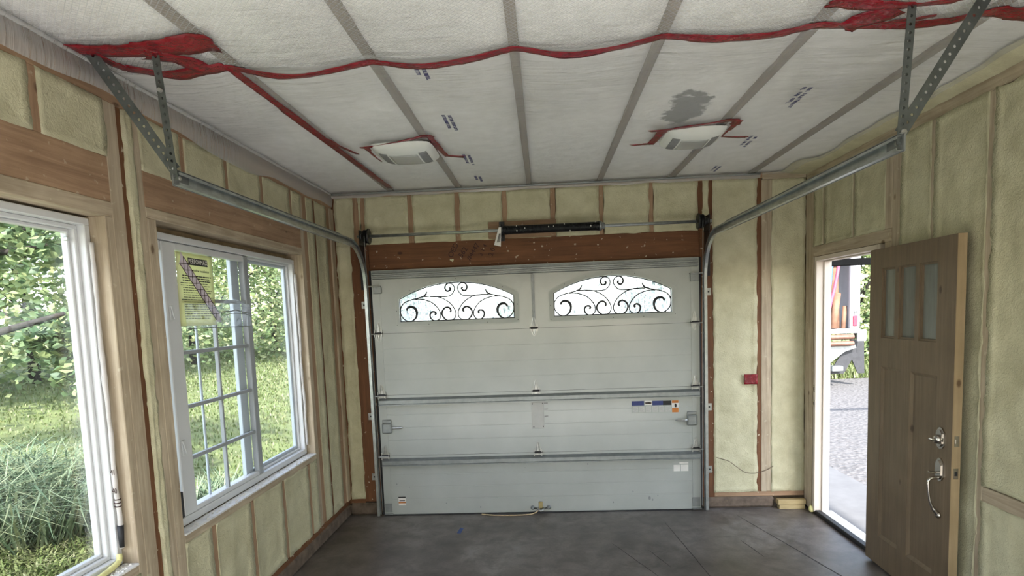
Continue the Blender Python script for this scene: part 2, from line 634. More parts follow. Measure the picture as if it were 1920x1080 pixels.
def tag(o, label=None, cat=None, group=None, kind=None):
    if label: o['label'] = label
    if cat: o['category'] = cat
    if group: o['group'] = group
    if kind: o['kind'] = kind
    return o

def curve_mesh(name, outer, holes, fn, thick, mat, parent=None, origin=None):
    """flat outline with holes, extruded; fn(u, v, d) maps to 3D with d in 0..thick"""
    cu = bpy.data.curves.new('tmp', 'CURVE')
    cu.dimensions = '2D'
    cu.fill_mode = 'BOTH'
    for poly in [outer]+holes:
        sp = cu.splines.new('POLY')
        sp.points.add(len(poly)-1)
        for p, q in zip(sp.points, poly):
            p.co = (q[0], q[1], 0, 1)
        sp.use_cyclic_u = True
    cu.extrude = thick/2
    ob = bpy.data.objects.new('tmp', cu)
    COL.objects.link(ob)
    dg = bpy.context.evaluated_depsgraph_get()
    me = bpy.data.meshes.new_from_object(ob.evaluated_get(dg))
    v = [fn(p.co.x, p.co.y, p.co.z+thick/2) for p in me.vertices]
    f = [tuple(p.vertices) for p in me.polygons]
    bpy.data.objects.remove(ob, do_unlink=True)
    bpy.data.meshes.remove(me)
    o = link_mesh(name, v, f, mat, parent, False, origin)
    return fix_normals(o)

def text_mesh(name, body, size, fn, mat, parent, thick=.0006):
    cu = bpy.data.curves.new('tmp', 'FONT')
    cu.body = body
    cu.size = size
    cu.extrude = thick/2
    cu.align_x = 'CENTER'
    cu.align_y = 'CENTER'
    ob = bpy.data.objects.new('tmp', cu)
    COL.objects.link(ob)
    dg = bpy.context.evaluated_depsgraph_get()
    me = bpy.data.meshes.new_from_object(ob.evaluated_get(dg))
    v = [fn(p.co.x, p.co.y, p.co.z+thick/2) for p in me.vertices]
    f = [tuple(p.vertices) for p in me.polygons]
    bpy.data.objects.remove(ob, do_unlink=True)
    bpy.data.meshes.remove(me)
    return link_mesh(name, v, f, mat, parent)

def nz(x, y, z=0.):
    return noise.noise(Vector((x, y, z)))

def catmull(pts, seg=6):
    P = [Vector(p) for p in pts]
    P = [P[0]*2-P[1]]+P+[P[-1]*2-P[-2]]
    out = []
    for i in range(1, len(P)-2):
        for s in range(seg):
            t = s/seg
            p0, p1, p2, p3 = P[i-1], P[i], P[i+1], P[i+2]
            out.append(.5*((2*p1)+(-p0+p2)*t+(2*p0-5*p1+4*p2-p3)*t*t+(-p0+3*p1-3*p2+p3)*t**3))
    out.append(P[-2])
    return out

# ================================================================ THE SETTING
XL, XR, YB, ZC = -1.77, 2.17, 5.10, 2.79
YR = -1.45          # rear end of the room, behind the camera
DEP = .14          # stud depth

# ---- floor
o = MB().box(XL-.14, XR+.10, 1.55, YB+.10, -.15, 0).build('floor', M['floor'], origin=(0, 2, 0))
tag(o, 'stained grey concrete garage floor', 'floor', kind='structure')
FLOOR = o
o = MB().box(XL-.14, XR+.10, YR, 1.545, -.15, 0, .004).build('bounce_slab', plain('pale_bounce_concrete', (.76, .75, .73), .8, 0, .06, 5), origin=(0, 0, 0))  # unseen slab added and kept pale to bounce sun onto the ceiling
tag(o, 'added pale slab bouncing sunlight up to the garage ceiling', 'floor', kind='structure')
def crack(p, q, w=.006):
    p = Vector((p[0], p[1], 0)); q = Vector((q[0], q[1], 0))
    d = (q-p).normalized(); s = Vector((-d.y, d.x, 0))*w/2
    n = 10
    vs_ = []; fs_ = []
    for i in range(n+1):
        c = p.lerp(q, i/n)+s*nz(i*3.1, p.x)*1.2
        k = .35+.65*math.sin(math.pi*i/n)**.5
        vs_ += [c-s*k+Vector((0, 0, .0012)), c+s*k+Vector((0, 0, .0012))]
        if i:
            fs_.append((2*i-2, 2*i-1, 2*i+1, 2*i))
    return link_mesh('crack', vs_, fs_, M['crack'], FLOOR)
crack((1.54, 4.91), (1.90, 3.45), .007)
crack((.93, 4.75), (1.03, 3.6), .006)
crack((1.40, 4.36), (1.46, 4.05), .006)
crack((.45, 4.35), (.74, 3.65), .005)
crack((.70, 4.2), (.80, 3.9), .004)
o = MB().prism([(-.745, 4.60), (-.715, 4.59), (-.705, 4.70), (-.735, 4.72)], lambda u, v_, d: (u, v_, d), .0005, .0016).build('chalk_mark', M['chalk'], FLOOR)

# ---- lumber helpers on the three walls
def lum(parent, name, plane, a0, a1, z0, z1, mat, proud=0., depth=DEP, ch=.003):
    mb = MB()
    if plane == 'L': mb.box(XL-depth, XL+proud, a0, a1, z0, z1, ch)
    elif plane == 'R': mb.box(XR-proud, XR+depth, a0, a1, z0, z1, ch)
    else: mb.box(a0, a1, YB-proud, YB+depth, z0, z1, ch)
    return mb.build(name, mat, parent)

SEED = [0]
def foam(parent, plane, a0, a1, z0, z1, rec=.014, over=.007, rough=1., cell=.026):
    SEED[0] += 1
    sd_ = SEED[0]*7.31
    w, h = a1-a0, z1-z0
    nu = max(5, min(40, int(w/cell)))
    nv = max(6, min(110, int(h/cell)))
    grid = []
    def pos(a, z, d):
        if plane == 'L': return (XL+d, a, z)
        if plane == 'R': return (XR-d, a, z)
        return (a, YB-d, z)
    us = [-1]+[i for i in range(nu+1)]+[nu+1]
    vs_i = [-1]+[j for j in range(nv+1)]+[nv+1]
    V = []; F = []
    for j in vs_i:
        row = []
        for i in us:
            ci, cj = min(max(i, 0), nu), min(max(j, 0), nv)
            a = a0+w*ci/nu; z = z0+h*cj/nv
            ea = min(a-a0, a1-a); ez = min(z-z0, z1-z)
            big = nz(a*4+sd_, z*4)*.013+nz(a*11+sd_, z*11, 2)*.009
            fin = nz(a*28+sd_, z*28, 5)*.005
            d = -rec+(big+fin)*rough
            e = min(ea, ez)
            lip = math.exp(-(e/.018)**2)
            d = d*(1-lip)+lip*(.0035+.003*nz(a*20, z*20, sd_))
            skirt = (i != ci or j != cj)
            ja = nz(z*9+sd_, a*3)*over*1.6+nz(z*30, sd_)*over*.7+.001
            jz = nz(a*9+sd_, z*3+9)*over*1.2+.001
            if ci == 0: a -= ja
            if ci == nu: a += ja
            if cj == 0: z -= jz
            if cj == nv: z += jz
            if skirt:
                d = -.03
                if i != ci: a += .003 if i < ci else -.003
            row.append(len(V)); V.append(pos(a, z, d))
        grid.append(row)
    for j in range(len(grid)-1):
        for i in range(len(us)-1):
            q = (grid[j][i], grid[j][i+1], grid[j+1][i+1], grid[j+1][i])
            F.append(q if plane in ('L', 'B') else q[::-1])
    return link_mesh('foam_panel', V, F, M['foam'], parent, True)

# ---------------------------------------------------------------- wall_left
WL = thing('wall_left', 'open stud wall with cream spray foam and two windows', 'wall', (XL, 2, 0), kind='structure')
TP = 2.665   # underside of top plates
# sheathing around the two window openings
W1 = (.725, 2.375, .735, 2.170)
W2 = (2.745, 4.382, .737, 2.175)
sh = [(YR, W1[0], -.3, 3.0), (W1[0], W1[1], -.3, W1[2]), (W1[0], W1[1], W1[3], 3.0), (W1[1], W2[0], -.3, 3.0),
      (W2[0], W2[1], -.3, W2[2]), (W2[0], W2[1], W2[3], 3.0), (W2[1], YB+.2, -.3, 3.0)]
for y0, y1, z0, z1 in sh:
    MB().box(XL-.165, XL-.13, y0, y1, z0, z1).build('sheathing', M['sheathing'], WL)
L = lambda n, a0, a1, z0, z1, m, **k: lum(WL, n, 'L', a0, a1, z0, z1, M[m], **k)
# top plates, bottom plate
L('top_plate', YR, YB, TP, 2.735, 'mid_y')
L('top_plate', YR, YB, 2.735, 2.80, 'brown_y')
L('bottom_plate', YR, YB, .10, .14, 'brown_y', proud=.004)
MB().box(XL-.14, XL+.012, YR, YB, 0, .10, .012).build('curb', M['curb'], WL)
# studs between the windows
L('stud', 2.39, 2.437, .14, 2.19, 'tan_z')
L('stud', 2.437, 2.515, .14, TP, 'tan_z')
L('stud', 2.515, 2.562, .14, TP, 'brown_z', proud=-.012)
L('stud', 2.602, 2.652, .14, TP, 'tan_z')
L('stud', 2.652, 2.72, .14, 2.222, 'tan_z')
foam(WL, 'L', 2.562, 2.602, .14, TP, rec=-.001, over=.010)
# header over window 1 with flat plate
L('header', .62, 2.437, 2.25, 2.435, 'mid_y')
L('header_plate', .62, 2.437, 2.19, 2.25, 'tan_y', proud=.002)
for a in (.86, 1.265, 1.67, 2.075):
    L('cripple_stud', a, a+.042, 2.435, TP, 'mid_z')
xs = [.70, .86, 1.265, 1.67, 2.075, 2.437]
for i in range(len(xs)-1):
    s = xs[i]+(.042 if i else 0)
    foam(WL, 'L', s, xs[i+1], 2.435, TP, rec=.006)
# header over window 2
L('header', 2.652, 4.40, 2.27, 2.43, 'mid_y')
L('header_plate', 2.652, 4.40, 2.222, 2.27, 'tan_y', proud=.002)
xs = [2.652, 2.945, 3.36, 3.79, 4.225, 4.42]
for a in xs[1:-1]:
    L('cripple_stud', a, a+.044, 2.43, TP, 'mid_z')
for i in range(len(xs)-1):
    s = xs[i]+(.044 if i else 0)
    foam(WL, 'L', s, xs[i+1], 2.43, TP, rec=.006)
# rough sills and cripples below
L('rough_sill', 2.72, 4.40, .675, .715, 'tan_y')
L('rough_sill', .70, 2.39, .675, .715, 'tan_y')
for a in xs[1:-1]:
    L('cripple_stud', a, a+.046, .14, .675, 'mid_z')
for i in range(len(xs)-1):
    s = xs[i]+(.046 if i else .07)
    foam(WL, 'L', s, xs[i+1]-(.02 if i == 4 else 0), .14, .675, rec=.016)
ys = [.70, .86, 1.265, 1.67, 2.075, 2.39]
for i in range(len(ys)-1):
    if i: L('cripple_stud', ys[i], ys[i]+.042, .14, .675, 'mid_z')
    foam(WL, 'L', ys[i]+(.042 if i else 0), ys[i+1], .14, .675)
# right of window 2 to the corner
L('stud', 4.40, 4.462, .14, TP, 'tan_z')
L('stud', 4.462, 4.535, .14, TP, 'mid_z', proud=-.003)
foam(WL, 'L', 4.535, 4.665, .14, TP)
L('stud', 4.665, 4.705, .14, TP, 'brown_z')
foam(WL, 'L', 4.705, 4.94, .14, TP)
L('stud', 4.94, 5.02, .14, TP, 'mid_z')
L('stud', 5.02, 5.10, .14, TP, 'tan_z', proud=.012)
# behind the camera
L('stud', .64, .70, .14, TP, 'tan_z')
for a in (-1.45, -1.15, -.75, -.3, .15):
    L('stud', a, a+.042, .14, TP, 'tan_z')
    foam(WL, 'L', a+.042, min(a+.5 if a < -1 else a+.45, .64), .14, TP, cell=.06)

# ---------------------------------------------------------------- wall_back
WB = thing('wall_back', 'open stud wall with brown header and spray foam around garage door', 'wall', (0, YB, 0), kind='structure')
Bk = lambda n, a0, a1, z0, z1, m, **k: lum(WB, n, 'B', a0, a1, z0, z1, M[m], **k)
for x0, x1, z0, z1 in ((XL-.14, -1.45, -.3, 3.0), (1.293, XR+.14, -.3, 3.0), (-1.45, 1.293, 2.14, 3.0)):
    MB().box(x0, x1, YB+.13, YB+.165, z0, z1).build('sheathing', M['sheathing'], WB)
Bk('top_plate', XL, 1.82, 2.755, 2.80, 'mid_x')
Bk('top_plate', 1.82, XR, 2.74, 2.80, 'tan_x')
Bk('header', -1.472, 1.31, 2.14, 2.36, 'brown_x')
HEADER = bpy.data.objects[WB.children[-1].name]
Bk('jamb_board', -1.628, -1.474, .115, 2.36, 'brown_z')
Bk('jamb_board', -1.474, -1.452, .0, 2.139, 'brown_z', depth=.12)
Bk('jamb_board', 1.312, 1.42, .09, 2.36, 'brown_z')
Bk('jamb_board', 1.295, 1.311, .0, 2.139, 'brown_z', depth=.12)
crip = [(-1.588, -1.537), (-1.523, -1.482), (-1.116, -1.073), (-.717, -.673), (-.316, -.273), (.086, .130), (.488, .528), (.899, .938), (1.297, 1.340), (1.382, 1.420)]
for a0, a1 in crip:
    Bk('cripple_stud', a0, a1, 2.36, 2.755, 'brown_z' if a0 > 1.2 else 'mid_z')
Bk('stud', XL, -1.746, .144, 2.755, 'brown_z')
foam(WB, 'B', -1.746, -1.628, .144, 2.36)
foam(WB, 'B', -1.746, -1.588, 2.36, 2.755)
prev = -1.537
for a0, a1 in crip[1:]:
    foam(WB, 'B', prev, a0, 2.36, 2.755, rec=.010)
    prev = a1
Bk('bottom_plate', XL, -1.628, .105, .144, 'brown_x')
MB().box(XL, -1.475, YB-.02, YB+.1, 0, .105, .02).build('curb', M['curb'], WB)
Bk('stud', 1.776, 1.812, .136, 2.755, 'brown_z')
Bk('stud', 1.812, 1.858, .136, 2.74, 'tan_z', proud=.006)
Bk('stud', 1.858, 1.898, .136, 2.74, 'tan_z', proud=-.003)
foam(WB, 'B', 1.42, 1.776, .136, 2.755)
foam(WB, 'B', 1.898, 2.165, .136, 2.74)
Bk('bottom_plate', 1.42, XR, .094, .136, 'mid_x')
MB().box(1.312, 1.92, YB-.025, YB+.1, 0, .094, .02).build('curb', M['curb'], WB)

# plywood mount behind the spring
MB().box(-.437, .13, YB-.02, YB-.001, 2.361, 2.50, .003).build('mounting_board', M['mid_x'], WB)
# carpenter's marks on the header
Msc = plain('dark_marker', (.035, .012, .010), .8, 0, .2, 30)
def mark(txt, x, z, ang, size):
    ca, sa = math.cos(ang), math.sin(ang)
    return text_mesh('handwriting', txt, size, lambda u, v_, d: (x+u*ca-v_*sa, YB-.0008-d, z+u*sa+v_*ca), Msc, HEADER)
mark('OED', -.742, 2.282, 1.05, .062)
mark('562', -.660, 2.262, .95, .062)
mark('#4447', -.575, 2.262, .98, .062)
mark('3 1 4', -.490, 2.272, 1.05, .05)
mark('2 0', -.415, 2.255, 1.2, .055)
MB().prism([(-.775, 2.20), (-.752, 2.185), (-.742, 2.205), (-.752, 2.212), (-.762, 2.206), (-.775, 2.213)], lambda u, v_, d: (u, YB-d, v_), -.001, .004).build('foam_speck', M['foam'], HEADER)

# ---------------------------------------------------------------- wall_right
WR = thing('wall_right', 'spray foamed stud wall with open doorway', 'wall', (XR, 2, 0), kind='structure')
R_ = lambda n, a0, a1, z0, z1, m, **k: lum(WR, n, 'R', a0, a1, z0, z1, M[m], depth=.088, **k)
DO = (3.96, 4.955, 2.088)   # rough door opening
for y0, y1, z0, z1 in ((YR, DO[0], -.3, 3.0), (DO[1], YB+.2, -.3, 3.0), (DO[0], DO[1], DO[2], 3.0)):
    MB().box(XR+.090, XR+.106, y0, y1, z0, z1).build('sheathing', M['sheathing'], WR)
R_('top_plate', YR, YB, 2.70, 2.80, 'tan_y')
R_('bottom_plate', YR, DO[0], .09, .13, 'tan_y')
MB().box(XR-.01, XR+.088, YR, DO[0]-.06, 0, .09, .01).build('curb', M['curb'], WR)
R_('stud', 5.03, 5.10, 0.02, 2.70, 'tan_z')
R_('stud', DO[1], 5.03, 0.02, 2.70, 'tan_z', proud=.002)
R_('door_header', DO[0]-.075, DO[1], DO[2], 2.170, 'tan_y', proud=.003)
R_('cripple_stud', 4.772, 4.808, 2.170, 2.70, 'tan_z')
R_('cripple_stud', 4.33, 4.366, 2.170, 2.70, 'tan_z', proud=-.004)
foam(WR, 'R', 4.808, DO[1], 2.170, 2.70)
foam(WR, 'R', 4.366, 4.772, 2.170, 2.70)
foam(WR, 'R', 3.958, 4.33, 2.170, 2.70)
R_('stud', 3.885, 3.958, .13, DO[2], 'tan_z')
R_('stud', 3.885, 3.958, 2.170, 2.70, 'tan_z')
R_('stud', 3.80, 3.884, .13, 2.70, 'tan_z', proud=-.002)
foam(WR, 'R', 3.520, 3.80, .13, 2.70, over=.012)
R_('stud', 3.482, 3.520, .13, 2.70, 'tan_z')
foam(WR, 'R', 3.090, 3.482, .13, 2.70, over=.012)
R_('stud', 3.052, 3.090, .13, 2.70, 'tan_z')
R_('blocking', 2.63, 3.052, .70, .775, 'tan_y')
foam(WR, 'R', 2.66, 3.052, .13, .70, over=.012)
foam(WR, 'R', 2.66, 3.052, .775, 2.70, over=.016)
y = 2.622
while y > YR:
    R_('stud', y, y+.038, .13, 2.70, 'tan_z')
    foam(WR, 'R', max(y-.40, YR), y, .13, 2.70, cell=.05)
    y -= .438

# ---------------------------------------------------------------- wall_rear: unseen end, its wide opening added to let daylight in
WRr = thing('wall_rear', 'assumed garage end with a wide opening added for daylight', 'wall', (0, YR, 0), kind='structure')
MB().box(XL-.16, XR+.16, YR-.12, YR, 2.25, 3.0).build('header', M['mid_x'], WRr)
MB().box(XL-.16, XL+.06, YR-.12, YR, 0, 2.249).build('post', M['tan_z'], WRr)
MB().box(XR-.06, XR+.16, YR-.12, YR, 0, 2.249).build('post', M['tan_z'], WRr)

# ---------------------------------------------------------------- ceiling
CE = thing('ceiling', 'poly film over insulation batts and joists', 'ceiling', (0, 2, ZC), kind='structure')
JX = [-1.262, -.682, -.084, .506, 1.103, 1.752]
for x in JX:
    MB().box(x-.02, x+.02, YR, YB+.1, 2.801, 3.0).build('joist', M['joist'], CE)
edges = [XL-.14]+JX+[XR+.14]
for i in range(len(edges)-1):
    x0 = edges[i]+(.0205 if i else 0); x1 = edges[i+1]-(.0205 if i < len(edges)-2 else 0)
    nx, ny = 14, 100
    V = []; F = []
    for j in range(ny+1):
        for k in range(nx+1):
            x = x0+(x1-x0)*k/nx; yy = YR+(YB+.1-YR)*j/ny
            e = min(x-x0, x1-x)
            z = 2.822-.012*min(1, e/.05)+.007*nz(x*8, yy*8, 3)
            V.append((x, yy, z))
    for j in range(ny):
        for k in range(nx):
            a = j*(nx+1)+k
            F.append((a, a+nx+1, a+nx+2, a+1))
    link_mesh('insulation_batt', V, F, M['batt'], CE, True)
MB().box(XL-.42, XR+.70, YR-.4, YB+.4, 3.0, 3.05).build('roof_deck', M['sheathing'], CE)

def bay(x):
    """0 at a joist, 1 in the middle of a bay"""
    E_ = [XL]+JX+[XR]
    for i in range(len(E_)-1):
        if E_[i] <= x <= E_[i+1]:
            t = (x-E_[i])/(E_[i+1]-E_[i])
            return math.sin(math.pi*t)
    return 0.
def film_z(x, y):
    b_ = bay(x)
    z = 2.797-.022*b_**.8*(.8+.5*nz(x*1.3, y*.9, 1))
    # taut pleats running across the bays
    k = max(0., min(1., .35+1.6*nz(x*1.1+4, y*.8, 7)))*math.exp(-((y-2.62)/.62)**2)
    z += .0065*k*b_*math.sin(y*52+7*nz(x*1.3, y*1.5, 2)+x*1.5)
    z += .003*nz(x*7, y*16, 4)*b_
    return z
def film(name, y0, y1, mat, nx=190, ny=None):
    ny = ny or max(8, int((y1-y0)/.018))
    xs_ = np.linspace(XL+.003, XR-.003, nx+1)
    ys_ = np.linspace(y0, y1, ny+1)
    V = [(x, yy, film_z(x, yy)) for yy in ys_ for x in xs_]
    F = []
    for j in range(ny):
        for k in range(nx):
            a = j*(nx+1)+k
            F.append((a, a+nx+1, a+nx+2, a+1))
    return link_mesh(name, V, F, mat, CE, True)
SHEET = film('plastic_sheet', 2.50, YB-.003, M['film'])
film('plastic_sheet', YR+.01, 2.53, M['film_grid'], nx=120, ny=120)
# flap folded down onto the top plates of the left wall and the back wall
def flap(pts_fn, n, h_fn, name='plastic_flap'):
    V = []; F = []
    m_ = 6
    for i in range(n+1):
        t = i/n
        p, nrm = pts_fn(t)
        h = h_fn(t)
        for k in range(m_+1):
            s = k/m_
            off = .006+.008*math.sin(s*3.1)*(1+.6*nz(t*14, s*2))
            V.append((p[0]+nrm[0]*off, p[1]+nrm[1]*off, 2.789-h*s))
    for i in range(n):
        for k in range(m_):
            a = i*(m_+1)+k
            F.append((a, a+1, a+m_+2, a+m_+1))
    return link_mesh(name, V, F, M['film_flap'], CE, True)
flap(lambda t: ((XL, YR+(YB-YR)*t), (1, 0)), 220, lambda t: .105+.035*nz(t*16, 1)+.06*max(0, nz(t*6, 5)))
flap(lambda t: ((XL+(1.80-XL)*t, YB), (0, -1)), 120, lambda t: .034+.012*nz(t*18, 2))
# edge roll where the film is stapled
MB().path([(XL+.012, yy, 2.787+.004*nz(yy*7, 2)) for yy in np.linspace(YR, YB, 60)], .010, 6).build('film_edge', M['film_flap'], CE, True)
MB().path([(xx, YB-.012, 2.786+.004*nz(xx*7, 4)) for xx in np.linspace(XL, 1.8, 60)], .010, 6).build('film_edge', M['galv_dull'], CE, True)
# foam sprayed over the ceiling corner above the right wall
V = []; F = []
for j in range(121):
    yy = YR+(YB-YR)*j/120
    w = .10+.05*nz(yy*3, 8)+(.10 if yy > 4.7 else 0)
    for k in range(5):
        s = k/4
        V.append((XR-.002-w*s, yy, 2.776-.012*(1-s)**2+.006*nz(yy*12, s*3)+.022*s**3))
for j in range(120):
    for k in range(4):
        a = j*5+k
        F.append((a, a+5, a+6, a+1))
link_mesh('foam_panel', V, F, M['foam'], CE, True)

# printing on the film
Mink = plain('blue_print_ink', (.06, .06, .16), .6, 0, .2, 60)
def print_mark(x, y0, y1, rows=2):
    mb = MB()
    rnd = random.Random(int(x*1000+y0*77))
    for r in range(rows):
        xx = x+r*.032
        yy = y0+(.02 if r else 0)
        end = y1-(.05 if r == 0 else 0)
        while yy < end:
            l = rnd.uniform(.006, .014)
            z = film_z(xx, yy)-.003
            k = rnd.random()
            if k > .12:
                mb.box(xx, xx+.018, yy, yy+.004, z-.0012, z)
                mb.box(xx+(.0 if k > .5 else .014), xx+(.004 if k > .5 else .018), yy, yy+l, z-.0012, z)
                if k > .7: mb.box(xx, xx+.018, yy+l-.0035, yy+l, z-.0012, z)
            yy += l+.004
    mb.build('printed_text', Mink, SHEET)['kind'] = 'stuff'
print_mark(-.50, 3.21, 3.49)
print_mark(-.495, 3.99, 4.27)
print_mark(-.49, 4.62, 4.80)
print_mark(-.515, 2.61, 2.74)
print_mark(1.315, 3.12, 3.40)
print_mark(1.322, 3.91, 4.16)
print_mark(1.325, 4.66, 4.87)

# ---------------------------------------------------------------- red tape
def tape(label, pts, width, name='tape_strip', wob=.004, group=None, lift=.003, jag=True):
    P = catmull([(p[0], p[1], 0) for p in pts], 10)
    V = []; F = []
    n = len(P)
    for i, p in enumerate(P):
        t = (P[min(i+1, n-1)]-P[max(i-1, 0)]).normalized()
        s = Vector((-t.y, t.x, 0))
        wd = width[min(i*len(width)//n, len(width)-1)] if hasattr(width, '__len__') else width
        wd *= 1+.12*nz(i*.3, p.x*3, 2)
        for k in range(5):
            q = p+s*wd*(k/4-.5)
            if jag and i in (0, n-1):
                q += t*nz(k*2.1, p.x*5+p.y)*.03
            zz = film_z(min(max(q.x, XL+.01), XR-.01), q.y)-lift-wob*.5*(1+nz(q.x*25, q.y*25))
            V.append((q.x, q.y, zz))
    for i in range(n-1):
        for k in range(4):
            a = i*5+k
            F.append((a, a+1, a+6, a+5))
    o = link_mesh(name, V, F, M['red_tape'], None, True)
    md = o.modifiers.new('thickness', 'SOLIDIFY'); md.thickness = .0012; md.offset = -1
    return tag(o, label, 'tape', group)
G = 'red tape on the ceiling film'
tape('long red tape strip across the whole ceiling film seam',
     [(-1.30, 2.515), (-1.10, 2.595), (-.91, 2.592), (-.69, 2.562), (-.54, 2.592), (-.385, 2.590), (-.09, 2.517), (.126, 2.568), (.317, 2.54), (.52, 2.493), (.735, 2.518), (.94, 2.518), (1.09, 2.482), (1.34, 2.50), (1.48, 2.508), (1.61, 2.496)], [.055, .05, .055, .05, .05, .06, .055, .05], group=G)
tape('wide dark red tape end at ceiling corner right of metal hanger', [(1.60, 2.497), (1.70, 2.46), (1.80, 2.47), (1.92, 2.48), (2.12, 2.50)], [.05, .08, .10, .10], group=G)
tape('red tape strip running back along left ceiling joist to garage door wall', [(-1.27, 2.52), (-1.262, 3.0), (-1.25, 3.7), (-1.235, 4.4), (-1.215, 4.95)], [.038, .05, .05, .052], group=G)
tape('short red tape end beside left vent cover', [(-1.235, 3.55), (-1.20, 3.72), (-1.15, 3.88)], [.03, .03], group=G)
tape('broad dark red tape strip along ceiling above left hanger', [(-1.755, 2.285), (-1.62, 2.29), (-1.50, 2.29), (-1.36, 2.29), (-1.20, 2.30)], [.10, .10, .13, .15], group=G)
tape('red tape strip under left hanger joining the long seam', [(-1.66, 2.45), (-1.52, 2.52), (-1.40, 2.51), (-1.28, 2.51)], [.08, .09, .085], group=G)
tape('short red tape patch beside left hanger foot', [(-1.70, 2.30), (-1.685, 2.40), (-1.66, 2.47)], [.05, .06], group=G)
tape('small red tape patch between the two strips by left hanger', [(-1.50, 2.33), (-1.40, 2.40), (-1.36, 2.50)], [.09, .09], group=G)
tape('red tape strip at top of photo crossing right hanger', [(1.05, 2.31), (1.20, 2.33), (1.35, 2.335), (1.50, 2.32), (1.68, 2.29)], [.06, .07, .05, .03], group=G)
tape('broad shiny red tape patch left of right hanger', [(1.20, 2.51), (1.26, 2.44), (1.33, 2.36)], [.12, .13, .10], group=G)
tape('short red tape end right of right hanger top', [(1.36, 2.46), (1.42, 2.45), (1.50, 2.435)], [.05, .05], group=G)

# ---------------------------------------------------------------- ceiling vent covers
def vent(label, x0, x1, y0, y1, group):
    cx, cy = (x0+x1)/2, (y0+y1)/2
    hx, hy = (x1-x0)/2, (y1-y0)/2
    t = thing('vent_cover', label, 'vent cover', (cx, cy, 2.70), group)
    H = .052
    zt = 2.782
    def zf(u, v_, off=0):
        return zt-H*(1-abs(u)**3.2)**.6*(1-abs(v_)**3.2)**.6-off
    n = 24
    V = []; F = []
    for j in range(n+1):
        for i in range(n+1):
            u = -1+2*i/n; v_ = -1+2*j/n
            V.append((cx+hx*u*(1-.10*abs(v_)**4), cy+hy*v_*(1-.10*abs(u)**4), zf(u, v_)))
    for j in range(n):
        for i in range(n):
            a = j*(n+1)+i
            F.append((a, a+n+1, a+n+2, a+1))
    link_mesh('cover', V, F, M['vent_white'], t, True)
    def patch(name, u0, u1, v0, v1, mat, off, sk=0.):
        m_ = 10
        V = []; F = []
        for j in range(m_+1):
            for i in range(m_+1):
                u = u0+(u1-u0)*i/m_; v_ = v0+(v1-v0)*j/m_
                u += sk*(v_-v0)
                V.append((cx+hx*u*(1-.10*abs(v_)**4), cy+hy*v_*(1-.10*abs(u)**4), zf(u, v_, off)))
        for j in range(m_):
            for i in range(m_):
                a = j*(m_+1)+i
                F.append((a, a+m_+1, a+m_+2, a+1))
        o = link_mesh(name, V, F, mat, t, True)
        md = o.modifiers.new('thickness', 'SOLIDIFY'); md.thickness = .0015
    patch('lens', -.46, .46, -.45, .80, M['lens'], .002)
    patch('grille', .52, .78, -.55, .74, M['grille'], .0015)
    patch('grille', -.78, -.52, -.55, .74, M['grille'], .0015)
    return t
M['vent_white'] = plain('white_plastic_cover', (.78, .79, .75), .35, 0, .03, 4)
M['lens'] = plain('grey_plastic_lens', (.46, .47, .46), .18, 0, .05, 6)
M['grille'] = plain('grey_grille', (.22, .22, .22), .5, 0, .2, 90)
VG = 'vent covers on the ceiling'
vent('white curved vent cover taped to ceiling nearer the windows', -1.03, -.645, 3.66, 4.10, VG)
vent('white curved vent cover below the dark ceiling stain', .775, 1.135, 3.68, 4.08, VG)
TG = 'red tape around the vent covers'
tape('thin red tape along near edge of left vent cover', [(-1.08, 3.72), (-.85, 3.66), (-.62, 3.60)], [.03, .03, .04], group=TG)
tape('red tape running back along right side of left vent cover', [(-.635, 3.60), (-.628, 3.80), (-.60, 4.06)], [.035, .045, .035], group=TG)
tape('stub of red tape at back right corner of left vent cover', [(-.60, 4.03), (-.55, 4.04), (-.49, 4.045)], [.04, .045], group=TG)
tape('thin red tape down left side of left vent cover', [(-1.045, 3.70), (-1.055, 3.85), (-1.05, 4.08)], [.035, .018, .012], group=TG)
tape('wide red tape along near edge of right vent cover', [(.66, 3.72), (.85, 3.665), (1.0, 3.64), (1.16, 3.62)], [.03, .05, .04, .05], group=TG)
tape('red tape along left side of right vent cover', [(.745, 3.69), (.735, 3.85), (.72, 4.0)], [.055, .05, .05], group=TG)
tape('stub of red tape left of right vent cover', [(.735, 3.98), (.68, 4.0), (.61, 4.02)], [.04, .025], group=TG)
tape('thin red tape down right side of right vent cover', [(1.155, 3.62), (1.16, 3.75), (1.15, 3.92)], [.06, .03, .012], group=TG)
tape('stub of red tape right of right vent cover', [(1.15, 3.93), (1.22, 3.94), (1.31, 3.93)], [.03, .035], group=TG)

# ================================================================ WINDOWS
XF = -1.835          # inner face of the vinyl frames
def ring(mb, x0, x1, y0, y1, z0, z1, w, wb=None):
    wb = wb or w
    mb.box(x0, x1, y0, y1, z0, z0+wb, .003)
    mb.box(x0, x1, y0, y1, z1-w, z1, .003)
    mb.box(x0, x1, y0, y0+w, z0+wb-.002, z1-w+.002, .003)
    mb.box(x0, x1, y1-w, y1, z0+wb-.002, z1-w+.002, .003)
    return mb
